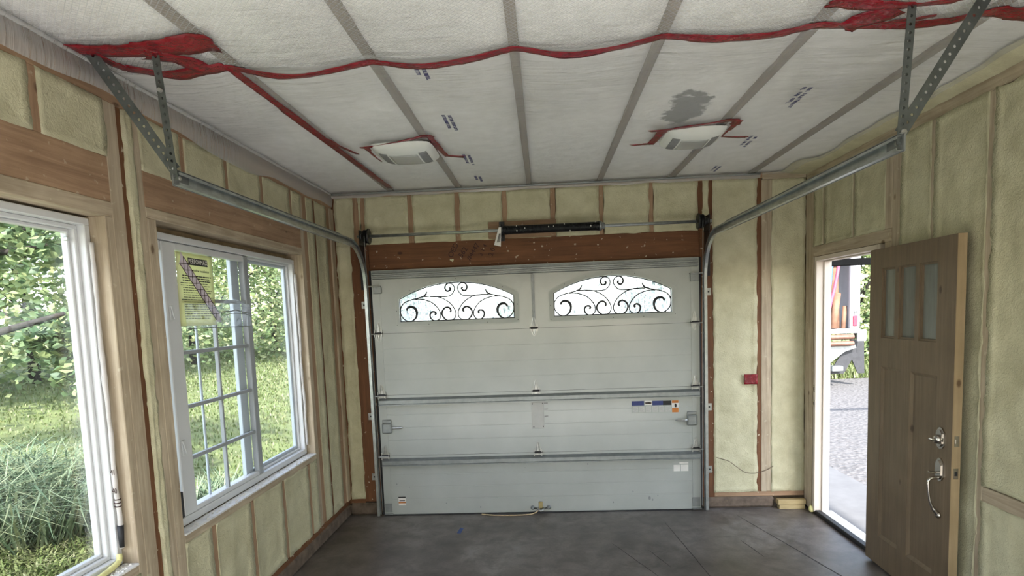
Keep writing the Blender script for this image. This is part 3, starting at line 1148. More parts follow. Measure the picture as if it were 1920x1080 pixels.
# window_1 (nearer, cut by the frame)
w1 = thing('window_1', 'white vinyl picture window nearest the camera', 'window', (XF, 1.55, .72), kind='structure')
ring(MB(), XF-.085, XF, .715, 2.385, .725, 2.18, .030).build('frame', M['vinyl'], w1)
ring(MB(), XF-.080, XF-.030, .745, 2.355, .755, 2.15, .018).build('frame_step', M['vinyl'], w1)
ring(MB(), XF-.078, XF-.050, .763, 2.337, .773, 2.132, .014).build('sash', M['vinyl'], w1)
MB().box(XF-.068, XF-.062, .777, 2.323, .787, 2.118).build('pane', M['glass'], w1)
MB().box(XF-.06, XF-.04, 2.312, 2.327, 2.085, 2.10, .003).build('clip', M['galv'], w1)

# window_2 (slider, near sash pushed partly open)
w2 = thing('window_2', 'white vinyl sliding window with muntin bars beside the garage door wall', 'window', (XF, 3.56, .72), kind='structure')
ring(MB(), XF-.085, XF+.002, 2.735, 4.392, .727, 2.185, .034, .040).build('frame', M['vinyl'], w2)
ring(MB(), XF-.080, XF-.032, 2.769, 4.358, .767, 2.151, .016).build('frame_step', M['vinyl'], w2)
# fixed sash in the outer track
mb = MB()
mb.box(XF-.072, XF-.048, 3.565, 3.655, .783, 2.135, .003)
mb.box(XF-.072, XF-.048, 4.318, 4.344, .783, 2.135, .003)
mb.box(XF-.072, XF-.048, 3.655, 4.318, .783, .803, .003)
mb.box(XF-.072, XF-.048, 3.655, 4.318, 2.117, 2.135, .003)
fx = mb.build('fixed_sash', plain('backlit_tint_vinyl', (.46, .52, .58), .4, 0, .04, 4), w2)  # white vinyl with its backlit shade put into the blue-grey colour
MB().box(XF-.062, XF-.056, 3.65, 4.322, .80, 2.12).build('pane', M['glass'], fx)
MB().box(XF-.070, XF-.060, 3.172, 3.188, .783, 2.135, .002).build('screen_bar', bpy.data.materials['backlit_tint_vinyl'], w2)
# sliding sash
mb = MB()
xa, xb = XF-.042, XF-.006
mb.box(xa, xb, 2.850, 2.958, .765, 2.148, .004)
mb.box(xa, xb, 2.956, 3.647, .765, .792, .004)
mb.box(xa, xb, 2.956, 3.647, 2.112, 2.148, .004)
sl = mb.build('sliding_sash', M['vinyl'], w2)
M['muntin'] = plain('grey_muntin', (.30, .32, .34), .4, 0, .05, 6)
MB().box(xa, xb, 3.647, 3.705, .765, 2.148, .004).build('meeting_stile', M['muntin'], sl)
MB().box(xa+.014, xa+.020, 2.95, 3.65, .785, 2.12).build('pane', M['glass'], sl)
for z in (1.045, 1.312, 1.592, 1.862):
    MB().box(xa+.008, xa+.030, 2.957, 3.646, z-.010, z+.010, .002).build('muntin', M['muntin'], sl)
MB().box(xa+.0085, xa+.0295, 3.287, 3.304, .791, 2.113, .002).build('muntin', M['muntin'], sl)
for z in (1.80, 1.12):
    mb = MB()
    mb.box(xb-.001, xb+.006, 2.866, 2.894, z-.045, z+.035, .003)
    mb.path(catmull([(xb+.008, 2.870, z+.03), (xb+.016, 2.872, z-.01), (xb+.014, 2.882, z-.032), (xb+.010, 2.890, z-.01)], 5), .004, 6)
    mb.build('latch', M['vinyl'], sl)
MB().box(XF-.05, XF-.01, 2.79, 2.845, 2.10, 2.150, .003).build('rail_guide', M['vinyl'], w2)
MB().box(XF-.045, XF-.004, 2.80, 2.845, .768, .90, .003).build('end_block', M['black_rubber'], w2)

# white sill strip with crumbs, rough opening bits
Msill = plain('white_sill_strip', (.74, .73, .72), .5, 0, .15, 20)
def sill(label, y0, y1, z):
    o = MB().box(XL-.062, XL+.006, y0, y1, z-.004, z+.006, .002).build('sill_strip', Msill)
    tag(o, label, 'sill')
    return o
s2 = sill('white sill strip with debris under the sliding window', 2.722, 4.398, .719)
s1 = sill('white sill strip with yellow foam under the nearest window', .71, 2.386, .719)
def crumbs(parent, y0, y1, n, seed):
    rnd = random.Random(seed)
    mb = MB()
    for i in range(n):
        yy = rnd.uniform(y0, y1); xx = rnd.uniform(XL-.055, XL); r = rnd.uniform(.003, .010)
        z = .7255
        a = rnd.random()*6
        p = [(xx+r*math.cos(a+k*2.1)*rnd.uniform(.6, 1.3), yy+r*math.sin(a+k*2.1)*1.5) for k in range(3)]
        V = [(q[0], q[1], z) for q in p]+[(xx, yy, z+r*.9)]
        mb.add(V, [(0, 1, 3), (1, 2, 3), (2, 0, 3), (2, 1, 0)])
    o = mb.build('debris', M['paper'], parent)
    o['kind'] = 'stuff'
crumbs(s2, 2.75, 4.38, 150, 3)
crumbs(s1, 1.9, 2.38, 90, 4)
# spray foam bead along the bottom of window 1
P = catmull([(XL-.03, 1.6, .733), (XL-.025, 1.9, .738), (XL-.03, 2.05, .735), (XL-.035, 2.18, .738), (XL-.045, 2.29, .742), (XL-.05, 2.34, .752), (XL-.052, 2.35, .78)], 8)
o = MB().path(P, [.011+.007*abs(nz(i*.7, 3)) for i in range(len(P))], 8).build('foam_bead', plain('yellow_foam', (.70, .66, .30), .6, 0, .15, 20, .4), None, True)
tag(o, 'lumpy yellow foam bead along bottom of nearest window', 'foam bead')
# house wrap folded in the gap beside each window
def wrap(label, y, z0, z1, parts=False):
    P = [(XL-.050+.006*nz(z*5, y), y+.006*nz(z*9, y*3, 4), z) for z in np.linspace(z0, z1, 40)]
    R = [.0095*(1+.35*nz(i*.5, y)) for i in range(len(P))]
    t = thing('wrap_strip', label, 'house wrap', (XL-.04, y, z0))
    o = MB().path(P, R, 8).build('fold', M['white_wrap'], t, True)
    if parts:
        MB().path([(XL-.048, y-.002, z0+.005), (XL-.046, y-.002, z0+.10)], [.010, .0135], 10).build('dark_end', M['black_rubber'], t, True)
        for k, (tx, zz) in enumerate((('41', z0+.33), ('40', z0+.25))):
            text_mesh('print', tx, .032, lambda u, v_, d: (XL-.048+u*.7, y-.0125-d, zz+v_), Msc, t)
        for zz in (z0+.21, z0+.195, z0+.18):
            MB().path([(XL-.049, y, zz), (XL-.049, y, zz+.004)], .0135, 10).build('band', Msc, t)
    return t
wrap('white house wrap fold with dark printed end beside the nearest window', 2.366, .80, 2.08, True)
wrap('white wrinkled house wrap fold beside the sliding window', 4.372, .80, 2.08)

# instruction sheet stuck on the sliding sash
xs_ = xb+.004
sh_ = thing('instruction_sheet', 'yellow printed instruction sheet stuck on the sliding window pane', 'paper sheet', (xs_, 3.115, 1.73))
Mye = None
m, nt, b = new_mat('thin_yellow_paper')
out = nt.nodes['Material Output']
b.inputs['Base Color'].default_value = (.80, .80, .40, 1)
b.inputs['Roughness'].default_value = .7
f = noise_tex(nt, mapping(nt), 9)
nt.links.new(ramp(nt, f, [(.3, (.72, .72, .46)), (.7, (.82, .82, .55))]), b.inputs['Base Color'])
tl = node(nt, 'ShaderNodeBsdfTranslucent')
tl.inputs[0].default_value = (.80, .80, .52, 1)
mix = node(nt, 'ShaderNodeMixShader'); mix.inputs[0].default_value = .55
nt.links.new(b.outputs[0], mix.inputs[1]); nt.links.new(tl.outputs[0], mix.inputs[2])
nt.links.new(mix.outputs[0], out.inputs[0])
Mye = m
# gently bowed sheet (it is only paper thick, as in the place)
V = []; F = []
for j in range(13):
    for i in range(9):
        yy = 2.950+.332*i/8; zz = 1.728+.378*j/12
        V.append((xs_+.004*nz(yy*6, zz*6)+.0, yy, zz))
for j in range(12):
    for i in range(8):
        a = j*9+i
        F.append((a, a+1, a+10, a+9))
o = link_mesh('paper', V, F, Mye, sh_, True)
md = o.modifiers.new('thickness', 'SOLIDIFY'); md.thickness = .0008
xt = xs_+.006
Mblk = plain('black_ink', (.02, .02, .02), .7, 0, .2, 30)
MB().box(xt-.0005, xt, 3.045, 3.225, 2.045, 2.082).build('print_box', Mblk, sh_)
text_mesh('title_text', 'PERFORMAX', .031, lambda u, v_, d: (xt+.0006+d, 3.135+u*1.0, 2.0635+v_*1.1), M['paper'], sh_)
text_mesh('subtitle_text', 'Your window installation', .020, lambda u, v_, d: (xt+d, 3.13+u*1.02, 2.018+v_), Mblk, sh_)
mb = MB()
rnd = random.Random(5)
for k, z in enumerate(np.linspace(1.985, 1.765, 19)):
    yy = 2.966+rnd.choice((0, .018, .02))
    end = 3.268-rnd.uniform(0, .06)
    while yy < end:
        l = rnd.uniform(.008, .035)
        mb.box(xt-.0005, xt, yy, min(yy+l, end), z, z+(.006 if k < 3 else .0035))
        yy += l+.005
o = mb.build('body_text', Mblk, sh_); o['kind'] = 'stuff'
# mauve lattice strip lying diagonally over the sheet
p0, p1 = Vector((2.985, 2.065)), Vector((3.285, 1.775))
d_ = (p1-p0).normalized(); s_ = Vector((-d_.y, d_.x))
Ln = (p1-p0).length
poly = [p0+s_*.026, p0-d_*.03+s_*.03, p0-d_*.01, p0-s_*.032, p0-s_*.026+d_*.02, p1-s_*.026, p1-s_*.034+d_*.004, p1+d_*.045, p1+s_*.034-d_*.006, p1+s_*.026-d_*.02]
Mmau = plain('mauve_strip', (.66, .58, .66), .5, 0, .12, 20)
st = MB().prism([tuple(q) for q in poly], lambda u, v_, d: (xt+.001+d, u, v_), 0, .0012).build('lattice_strip', Mmau, sh_)
mb = MB()
for k in range(9):
    c0 = p0+d_*(Ln*k/9); c1 = p0+d_*(Ln*(k+1)/9)
    for sg in (1, -1):
        mb.path([(xt+.0025, *(c0+s_*.025*sg)), (xt+.0025, *(c1-s_*.025*sg))], .0018, 4)
for sg in (1, -1):
    mb.path([(xt+.0025, *(p0+s_*.026*sg)), (xt+.0025, *(p1+s_*.026*sg))], .002, 4)
mb.build('lattice_lines', Msc, st)

# clear plastic film hanging on the same sash
cf = thing('plastic_film', 'clear plastic film taped low across the sliding window sheet', 'plastic film', (xs_+.012, 3.31, 1.71))
V = []; F = []
for j in range(9):
    for i in range(25):
        t = i/24
        yy = 2.972+.678*t
        top = 1.845+.03*math.sin(math.pi*min(1, max(0, (t-.45)/.55)))
        zz = 1.712+(top-1.712)*j/8
        V.append((xs_+.012+.005*nz(yy*9, zz*9, 4), yy, zz))
for j in range(8):
    for i in range(24):
        a = j*25+i
        F.append((a, a+1, a+26, a+25))
link_mesh('film', V, F, M['clear_plastic'], cf, True)
mb = MB()
mb.path(catmull([(xs_+.018, 3.30, 1.80), (xs_+.018, 3.42, 1.806), (xs_+.018, 3.47, 1.812), (xs_+.018, 3.56, 1.80), (xs_+.018, 3.645, 1.792)], 6), .0028, 5)
mb.path(catmull([(xs_+.018, 3.305, 1.725), (xs_+.018, 3.315, 1.77), (xs_+.018, 3.40, 1.79), (xs_+.018, 3.55, 1.79), (xs_+.018, 3.635, 1.775), (xs_+.018, 3.64, 1.72)], 6), .0018, 5)
mb.path([(xs_+.018, 2.975, 1.714), (xs_+.018, 3.648, 1.714)], .0022, 5)
mb.build('crease', M['galv_dull'], cf)

# ================================================================ GARAGE DOOR
DX0, DX1, DY = -1.450, 1.293, 5.058
GD = thing('garage_door', 'white four section garage door with two arched scrollwork windows', 'garage door', (-.08, DY, 0))
SEC = [.008, .533, 1.066, 1.60, 2.132]
WIN = [(-1.223, -.236), (.085, 1.072)]
WZ0, WZS, WZA = 1.688, 1.888, 2.020     # sill, spring line, apex
def arch(x0, x1, grow=0., n=24):
    x0 -= grow; x1 += grow
    z0 = WZ0-grow; zs = WZS+grow*.35; za = WZA+grow
    pts = [(x0, z0), (x1, z0), (x1, zs)]
    hw = (x1-x0)/2; rise = za-zs
    Rr = (hw*hw+rise*rise)/(2*rise)
    cz = za-Rr; cx = (x0+x1)/2
    a1 = math.asin(hw/Rr)
    for k in range(1, n):
        a = a1-2*a1*k/n
        pts.append((cx+Rr*math.sin(a), cz+Rr*math.cos(a)))
    pts.append((x0, zs))
    return pts
fn_door = lambda u, v_, d: (u, DY+.04-d, v_)
for s in range(4):
    z0, z1 = SEC[s]+.0012, SEC[s+1]-.0012
    if s == 3:
        sec = curve_mesh('door_section', [(DX0, z0), (DX1, z0), (DX1, z1), (DX0, z1)], [arch(*w, .004) for w in WIN], fn_door, .040, M['door_white'], GD)
    else:
        # stepped profile: shallow horizontal grooves pressed into the skin
        prof = [(0, z0)]
        hh = (z1-z0)
        rows = (.26, .47, .68, .885) if s < 2 else (.25, .5, .75)
        for r in rows:
            zc = z0+hh*r
            gd_ = .0018 if s < 2 else .0008
            prof += [(0, zc-.004), (gd_, zc-.0025), (gd_, zc+.0025), (0, zc+.004)]
        prof += [(0, z1), (.040, z1), (.040, z0)]
        mb = MB()
        n = len(prof)
        V = [(DX0+.001, DY+d, z) for d, z in prof]+[(DX1-.001, DY+d, z) for d, z in prof]
        Fs = [tuple(range(n)), tuple(range(n, 2*n))[::-1]]
        for k in range(n):
            k2 = (k+1) % n
            Fs.append((k, n+k, n+k2, k2))
        sec = mb.add(V, Fs).build('door_section', M['door_white'], GD)
        fix_normals(sec)
    for xa_, xb_ in ((DX0, DX0+.068), (DX1-.068, DX1)):
        MB().box(xa_+.0005, xb_, DY-.003, DY+.001, z0+.001, z1-.001, .0012).build('end_stile', M['door_white'], sec)
for z in SEC[1:4]:
    MB().box(DX0+.002, DX1-.002, DY+.012, DY+.044, z-.012, z+.012).build('seam_light_stop', M['black_rubber'], GD)  # dark strip added behind each seam to stop light leaking through
# arched windows with wrought scrolls
def SC(x, y):  # pixel-free sketch units -> metres inside a window
    u = (x-140)/1525.
    return ((x-140)*.000647, (690-50*u-y)*.000647)
scrolls = [
    ([(235,530),(255,495),(295,482),(345,500),(370,555),(350,630),(280,676),(205,650),(160,585),(160,500),(205,435),(280,398),(360,378),(430,358),(480,340),(505,312),(517,282)],
     [7,8,9,10,9.5,7,4.5,3,3,3,3,3,3,4.5,6.5,6,1.5]),
    ([(352,386),(420,382),(500,396),(580,430),(645,490),(682,560),(678,625),(640,660),(590,662),(553,632),(545,585),(570,552),(605,548),(622,570),(608,588)],
     [2.5,2.5,2.5,2.5,2.8,3,3,3.5,4.5,5.5,6.5,7,7,7.5,7]),
    ([(480,352),(560,346),(650,352),(735,380),(815,435),(868,505),(888,570),(870,630),(815,660),(760,655),(715,612),(703,560),(730,510),(775,488),(812,505),(822,535),(808,552)],
     [2.5,2.5,2.5,2.5,2.5,2.8,3,3,4,5,6,6.5,7,7,7.5,7,6]),
    ([(560,350),(650,352),(740,352),(810,342),(858,305),(882,248),(866,198),(815,176),(770,198),(757,240),(778,276),(812,274),(828,248),(812,232)],
     [2.5,2.5,2.5,2.8,3,3,3.5,4.5,5.5,6,6.5,7,7,6.5]),
]
for wi, (wx0, wx1) in enumerate(WIN):
    fr = curve_mesh('arched_window', arch(wx0, wx1, .034), [arch(wx0, wx1, .0)], lambda u, v_, d: (u, DY-d, v_), .009, M['door_trim'], GD)
    curve_mesh('trim_lip', arch(wx0, wx1, .010), [arch(wx0, wx1, -.004)], lambda u, v_, d: (u, DY-.008-d, v_), .004, M['door_trim'], fr)
    curve_mesh('pane', arch(wx0, wx1, .003), [], lambda u, v_, d: (u, DY+.012+d, v_), .004, M['obscure'], fr)
    curve_mesh('border_bar', arch(wx0, wx1, -.004), [arch(wx0, wx1, -.012)], lambda u, v_, d: (u, DY+.008-d, v_), .006, M['black_steel'], fr)
    for mir in (0, 1):
        for pts, rad in scrolls:
            P = []
            for (px, py) in pts:
                u, w = SC(px, py)
                if mir: u = .987-u
                P.append((wx0+u, DY+.004, WZ0+w))
            CP = catmull(P, 5)
            RR = []
            for i in range(len(CP)):
                t = i/5
                k = min(int(t), len(rad)-2)
                RR.append((rad[k]*(1-(t-k))+rad[k+1]*(t-k))*.00125 if k+1 < len(rad) else rad[-1]*.00125)
            RR = [max(q, .0050) for q in RR]
            MB().path(CP, RR, 6, flat=((0, 1, 0), .5)).build('scroll', M['black_steel'], fr, True)
    # screws around the trim
    n_s = [(wx0-.022, WZ0+.10), (wx0-.022, WZ0-.02), (wx0+.25, WZ0-.022), (wx0+.5, WZ0-.022), (wx0+.75, WZ0-.022), (wx1+.022, WZ0-.01), (wx1+.022, WZ0+.12)]
    for k in (-.8, -.45, 0, .35, .75):
        ap = arch(wx0, wx1, .022, 40)
        q = ap[3+int((1-(k+1)/2)*38)]
        n_s.append(q)
    mb = MB()
    for (sx, sz) in n_s:
        mb.lathe([(0, .0035), (.002, .003)], (sx, DY-.009, sz), (0, -1, 0), 6)
    mb.build('trim_screws', M['dark_steel'], fr)['kind'] = 'stuff'

# struts (hat section bars)
def strut(z, h=.060, dp=.048, prof=None):
    pr = prof or [(0, h/2), (-.006, h/2), (-dp, h/2-.016), (-dp, -h/2+.014), (-dp-.010, -h/2+.010), (-dp-.010, -h/2+.002), (-.004, -h/2), (0, -h/2)]
    V = [(DX0+.015, DY-.004+a, z+c) for a, c in pr]+[(DX1-.012, DY-.004+a, z+c) for a, c in pr]
    n = len(pr)
    Fs = [tuple(range(n)), tuple(range(n, 2*n))[::-1]]+[(k, n+k, n+(k+1) % n, (k+1) % n) for k in range(n)]
    o = MB().add(V, Fs).build('strut', M['galv_dull'], GD)
    return fix_normals(o)
strut(1.012); strut(.482)
strut(2.092, prof=[(0, .04), (-.010, .038), (-.012, .018), (-.030, .014), (-.030, .004), (-.016, .0), (-.016, -.012), (-.030, -.016), (-.030, -.026), (0, -.032)])
o = MB().box(DX0+.002, DX1-.002, DY-.012, DY+.0, 2.112, 2.136, .003).build('top_cap', M['door_trim'], GD)
# hinges
def hinge(x, z, edge=0):
    f_ = lambda u, v_, d: (x+u, DY-.003-d, z+v_)
    up_ = [(-.026, .006), (.026, .006), (.022, .030), (.012, .075), (.006, .092), (-.006, .092), (-.012, .075), (-.022, .030)]
    dn_ = [(-.028, -.006), (-.018, -.05), (-.006, -.068), (.006, -.068), (.018, -.05), (.028, -.006)]
    mb = MB()
    mb.prism(up_, f_, 0, .004)
    mb.prism(dn_, f_, 0, .004)
    mb.path([f_(-.016, .012, .005), f_(-.004, .086, .005)], .0045, 6)
    mb.path([f_(.016, .012, .005), f_(.004, .086, .005)], .0045, 6)
    mb.path([f_(-.014, -.012, .005), f_(-.003, -.06, .005)], .004, 6)
    mb.path([f_(.014, -.012, .005), f_(.003, -.06, .005)], .004, 6)
    mb.box(x-.034, x-.029, DY-.022, DY-.003, z-.03, z+.03)
    mb.box(x+.029, x+.034, DY-.022, DY-.003, z-.03, z+.03)
    h = mb.build('hinge', M['zinc'], GD)
    MB().tube((x-.037, DY-.014, z), (x+.037, DY-.014, z), .0095, 8).build('knuckle', M['dark_steel'], h)
    if edge:
        MB().tube((x-.03*edge, DY-.018, z-.006), (x+.085*edge, DY-.026, z-.006), .005, 8).build('roller_stem', M['zinc'], h)
    return h
for z in SEC[1:4]:
    hinge(-.083, z+.003)
    hinge(-1.413, z+.003, -1)
    hinge(1.255, z+.003, 1)
# top roller brackets
for x, e in ((-1.405, -1), (1.248, 1)):
    mb = MB().box(x-.03, x+.04, DY-.02, DY-.003, 1.94, 2.0, .003)
    mb.box(x-.035, x+.035, DY-.045, DY-.003, 2.0, 2.006)
    q = mb.build('roller_bracket', M['galv_dull'], GD)
    MB().tube((x-.035*e, DY-.04, 2.003), (x+.085*e, DY-.04, 2.003), .006, 8).build('roller_stem', M['zinc'], q)
# bottom corner brackets
for x in (-1.412, 1.255):
    mb = MB().box(x-.032, x+.032, DY-.006, DY-.003, .03, .11, .001)
    mb.box(x-.034, x+.040, DY-.028, DY-.003, .012, .018)
    mb.build('corner_bracket', M['galv_dull'], GD)
# centre stile bar in the top section
mb = MB().box(-.086, -.076, DY-.018, DY-.003, 1.60, 2.06, .002)
mb.box(-.094, -.068, DY-.006, DY-.003, 1.62, 2.05, .001)
mb.build('centre_bar', M['galv_dull'], GD)
# opener plate and its screws
Mpl = plain('grey_backing_plate', (.40, .40, .39), .5, .3, .06, 12)
op = MB().box(-.127, -.021, DY-.003, DY, .742, .968, .001).build('backing_plate', Mpl, GD)
mb = MB()
for (sx, sz) in ((-.118, .955), (-.030, .957), (-.112, .756), (-.03, .758)):
    mb.lathe([(0, .005), (.003, .004)], (sx, DY-.003, sz), (0, -1, 0), 8)
mb.build('plate_screws', M['dark_steel'], op)['kind'] = 'stuff'
mb = MB()
for zz in (.957, .905, .845):
    mb.box(-.018, .014, DY-.0015, DY, zz, zz+.004)
mb.build('bar_tick_label', Msc, op)['kind'] = 'stuff'
# slide locks at both sides
for x, e in ((-1.385, 1), (1.222, -1)):
    mb = MB().box(x-.042, x+.042, DY-.022, DY-.003, .735, .825, .006)
    mb.box(x-.040, x+.040, DY-.012, DY-.003, .825, .853, .003)
    mb.box(x-.034, x+.034, DY-.027, DY-.021, .745, .815, .004)
    lk = mb.build('slide_lock', M['galv_dull'], GD)
    MB().path([(x+.042*e, DY-.016, .782), (x+.06*e, DY-.02, .782), (x+.125*e, DY-.022, .784), (x+.135*e, DY-.012, .782)], [.010, .011, .009, .005], 8).build('lock_lever', M['zinc'], lk)
# lift handle at the bottom
mb = MB().box(-.094, -.058, DY-.012, DY-.003, .032, .100, .003)
hn = mb.build('lift_handle', plain('brass_block', (.36, .29, .14), .4, .7, .2, 30), GD)
MB().path(catmull([(-.10, DY-.012, .040), (-.085, DY-.045, .034), (-.066, DY-.045, .034), (-.05, DY-.012, .040)], 6), .010, 8).build('grip', M['zinc'], hn, True)
for x in (-.146, -.008):
    MB().lathe([(0, .018), (.006, .019), (.012, .014), (.02, .008)], (x, DY-.003, .048), (0, -1, 0), 12).build('knob', M['galv_dull'], hn)
    MB().tube((x, DY-.010, .046), (-.076, DY-.010, .036), .005, 8).build('link_bar', M['dark_steel'], hn)
# stickers
Mbl = plain('blue_sticker', (.02, .035, .16), .5, 0, .1, 40)
Mor = plain('orange_sticker', (.50, .17, .03), .5, 0, .1, 40)
Mcl = plain('pale_grey_sticker', (.50, .50, .48), .5, 0, .1, 60)
def sticker(parts, name='warning_label'):
    root = None
    for k, (x0, x1, z0, z1, mt) in enumerate(parts):
        d = .0008+.0005*(k > 0)
        o = MB().box(x0, x1, DY-d, DY, z0, z1).build(name if root is None else 'print_patch', mt, root or GD)
        root = root or o
    return root
lab = sticker([(.722, 1.055, .850, .952, M['door_trim']), (.722, .826, .915, .953, Mbl), (.832, .892, .917, .953, M['paper']), (.836, .888, .928, .940, Mor), (.896, .985, .913, .951, Mbl), (.985, 1.055, .912, .950, Mblk)]
              +[(.730+i*.055, .775+i*.055, .856, .906, Mcl) for i in range(6)])
mb = MB()
for i in range(6):
    for k in range(5):
        mb.box(.733+i*.055, .771+i*.055-.008*(k % 2), DY-.0018, DY-.001, .862+k*.008, .865+k*.008)
o = mb.build('fine_print', Mpl, lab); o['kind'] = 'stuff'
lab2 = sticker([(1.058, 1.116, .848, .950, M['paper']), (1.060, 1.114, .848, .888, Mor), (1.060, 1.114, .928, .950, Mor)])
MB().prism([(1.082, .892), (1.095, .892), (1.100, .905), (1.094, .922), (1.086, .924), (1.080, .914)], lambda u, v_, d: (u, DY-.0022+d, v_), 0, .001).build('pictogram', Mblk, lab2)
lab3 = sticker([(1.060, 1.195, .330, .420, M['door_trim']), (1.064, 1.105, .405, .416, Mpl), (1.115, 1.19, .403, .417, M['paper']), (1.066, 1.12, .34, .395, M['paper']), (1.128, 1.19, .34, .395, M['paper'])], 'paper_label')
lab4 = sticker([(-1.322, -1.258, .090, .170, M['paper']), (-1.322, -1.258, .155, .168, Mblk), (-1.322, -1.258, .108, .120, Mor), (-1.315, -1.265, .128, .134, Mblk)], 'paper_label')
# dings on the bottom section
mb = MB()
for x, z, r in ((.86, .11, .012), (.885, .095, .008), (.55, .08, .006), (-.6, .06, .006), (.34, .42, .006), (.72, .17, .006), (-.9, .10, .005), (-.2, .4, .004), (-1.33, .28, .006), (-1.22, .25, .004), (.93, .13, .005)):
    P = [(x+r*math.cos(k*1.05)*(1+.5*nz(k, x)), z+r*math.sin(k*1.05)*(1.3+.5*nz(k+9, x))) for k in range(6)]
    mb.prism(P, lambda u, v_, d: (u, DY-d, v_), -.0005, .0006)
mb.build('scuff_marks', M['galv_dull'], GD)['kind'] = 'stuff'
# bottom seal and side seals
MB().box(DX0, DX1, DY-.012, DY+.045, .001, .009).build('bottom_seal', M['black_rubber'], GD)
for x0, x1 in ((-1.478, -1.4505), (1.2935, 1.318)):
    MB().box(x0, x1, YB-.006, YB-.0005, 0, 2.14).build('side_seal', M['black_rubber'], GD)
# pull rope on the floor
P = catmull([(-.59, 5.03, .006), (-.50, 5.0, .006), (-.40, 4.985, .006), (-.28, 4.985, .006), (-.17, 5.0, .006), (-.11, 5.022, .02), (-.088, 5.032, .05)], 8)
o = MB().path(P, .005, 6).build('pull_rope', M['rope'], None, True)
tag(o, 'thin beige pull rope lying on floor below garage door', 'rope')

# ================================================================ TRACKS
def c_profile(sgn):
    # C channel, opening towards the door centre; u = lateral (towards centre), w = across
    t = .0022
    return [(0, -.027), (.024*sgn, -.027), (.024*sgn, -.016), (.0218*sgn, -.016), (.0218*sgn, -.0248), (t*sgn, -.0248), (t*sgn, .0248), (.0218*sgn, .0248), (.0218*sgn, .016), (.024*sgn, .016), (.024*sgn, .027), (0, .027)]
def track(label, x, sgn, yend, zc, xend=None):
    t = thing('door_track', label, 'door track', (x, 5.0, 0), 'garage door tracks')
    yv = 5.03
    R0 = .34
    zb = zc-R0
    # upright
    fr = [((x, yv, z), (1, 0, 0), (0, -1, 0)) for z in (.012, zb)]
    fix_normals(MB().sweep(c_profile(sgn), fr).build('upright_track', M['galv'], t))
    fr = []
    for k in range(13):
        a = math.pi/2*k/12
        p = (x, yv-R0*(1-math.cos(a)), zb+R0*math.sin(a))
        fr.append((p, (1, 0, 0), (0, -math.cos(a), -math.sin(a))))
    fix_normals(MB().sweep(c_profile(sgn), fr).build('curved_track', M['galv'], t))
    fr = [((x, yy, zc), (1, 0, 0), (0, 0, -1)) for yy in (yv-R0, yend)]
    fix_normals(MB().sweep(c_profile(sgn), fr).build('horizontal_track', M['galv'], t))
    # stiffening angle along the outer top edge
    mb = MB().box(x-.003*sgn, x, yend-.01, 4.45, zc-.030, zc+.036)
    mb.box(x-.003*sgn, x+.016*sgn, yend-.01, 4.45, zc+.033, zc+.036)
    mb.build('stiffening_angle', M['galv_dull'], t)
    ep = MB().box(x+.0005*sgn, x+.0045*sgn, yend-.012, yend+.10, zc-.024, zc+.032, .001)
    ep = ep.build('end_plate', M['galv_dull'], t)
    MB().lathe([(0, .011), (.005, .010), (.007, .006)], (x+.0045*sgn, yend+.03, zc+.008), (sgn, 0, 0), 8).build('bolt', M['zinc'], ep)
    # jamb brackets
    for z in (.34, .88, 1.85):
        mb = MB().box(x-.055*sgn, x-.002*sgn, YB-.005, YB-.001, z-.03, z+.03)
        mb.box(x-.006*sgn, x-.002*sgn, 5.02, YB-.004, z-.022, z+.022)
        br = mb.build('jamb_bracket', M['zinc'], t)
        MB().lathe([(0, .008), (.005, .006)], (x-.035*sgn, YB-.005, z), (0, -1, 0), 6).build('bolt', M['dark_steel'], br)
    # flag bracket at the turn
    mb = MB().prism([(5.09, 1.90), (5.09, 2.36), (4.98, 2.36), (4.94, 2.30), (4.985, 2.12), (5.02, 1.95)], lambda u, v_, d: (x-.004*sgn-d*sgn, u, v_), 0, .003)
    mb.box(x-.05*sgn, x-.004*sgn, YB-.005, YB-.001, 1.98, 2.36)
    mb.build('flag_bracket', M['dark_steel'], t)
    mb = MB()
    for k in range(4):
        mb.lathe([(0, .007), (.004, .005)], (x+.0023*sgn, 5.03-.02*(k % 2), 2.02+.05*k), (sgn, 0, 0), 6)
    mb.build('rivets', M['zinc'], t)['kind'] = 'stuff'
    return t
track('left galvanized door track curving to the ceiling by the windows', -1.502, 1, 2.45, 2.335)
track('right galvanized door track curving to the ceiling by the entry door', 1.345, -1, 2.345, 2.300)

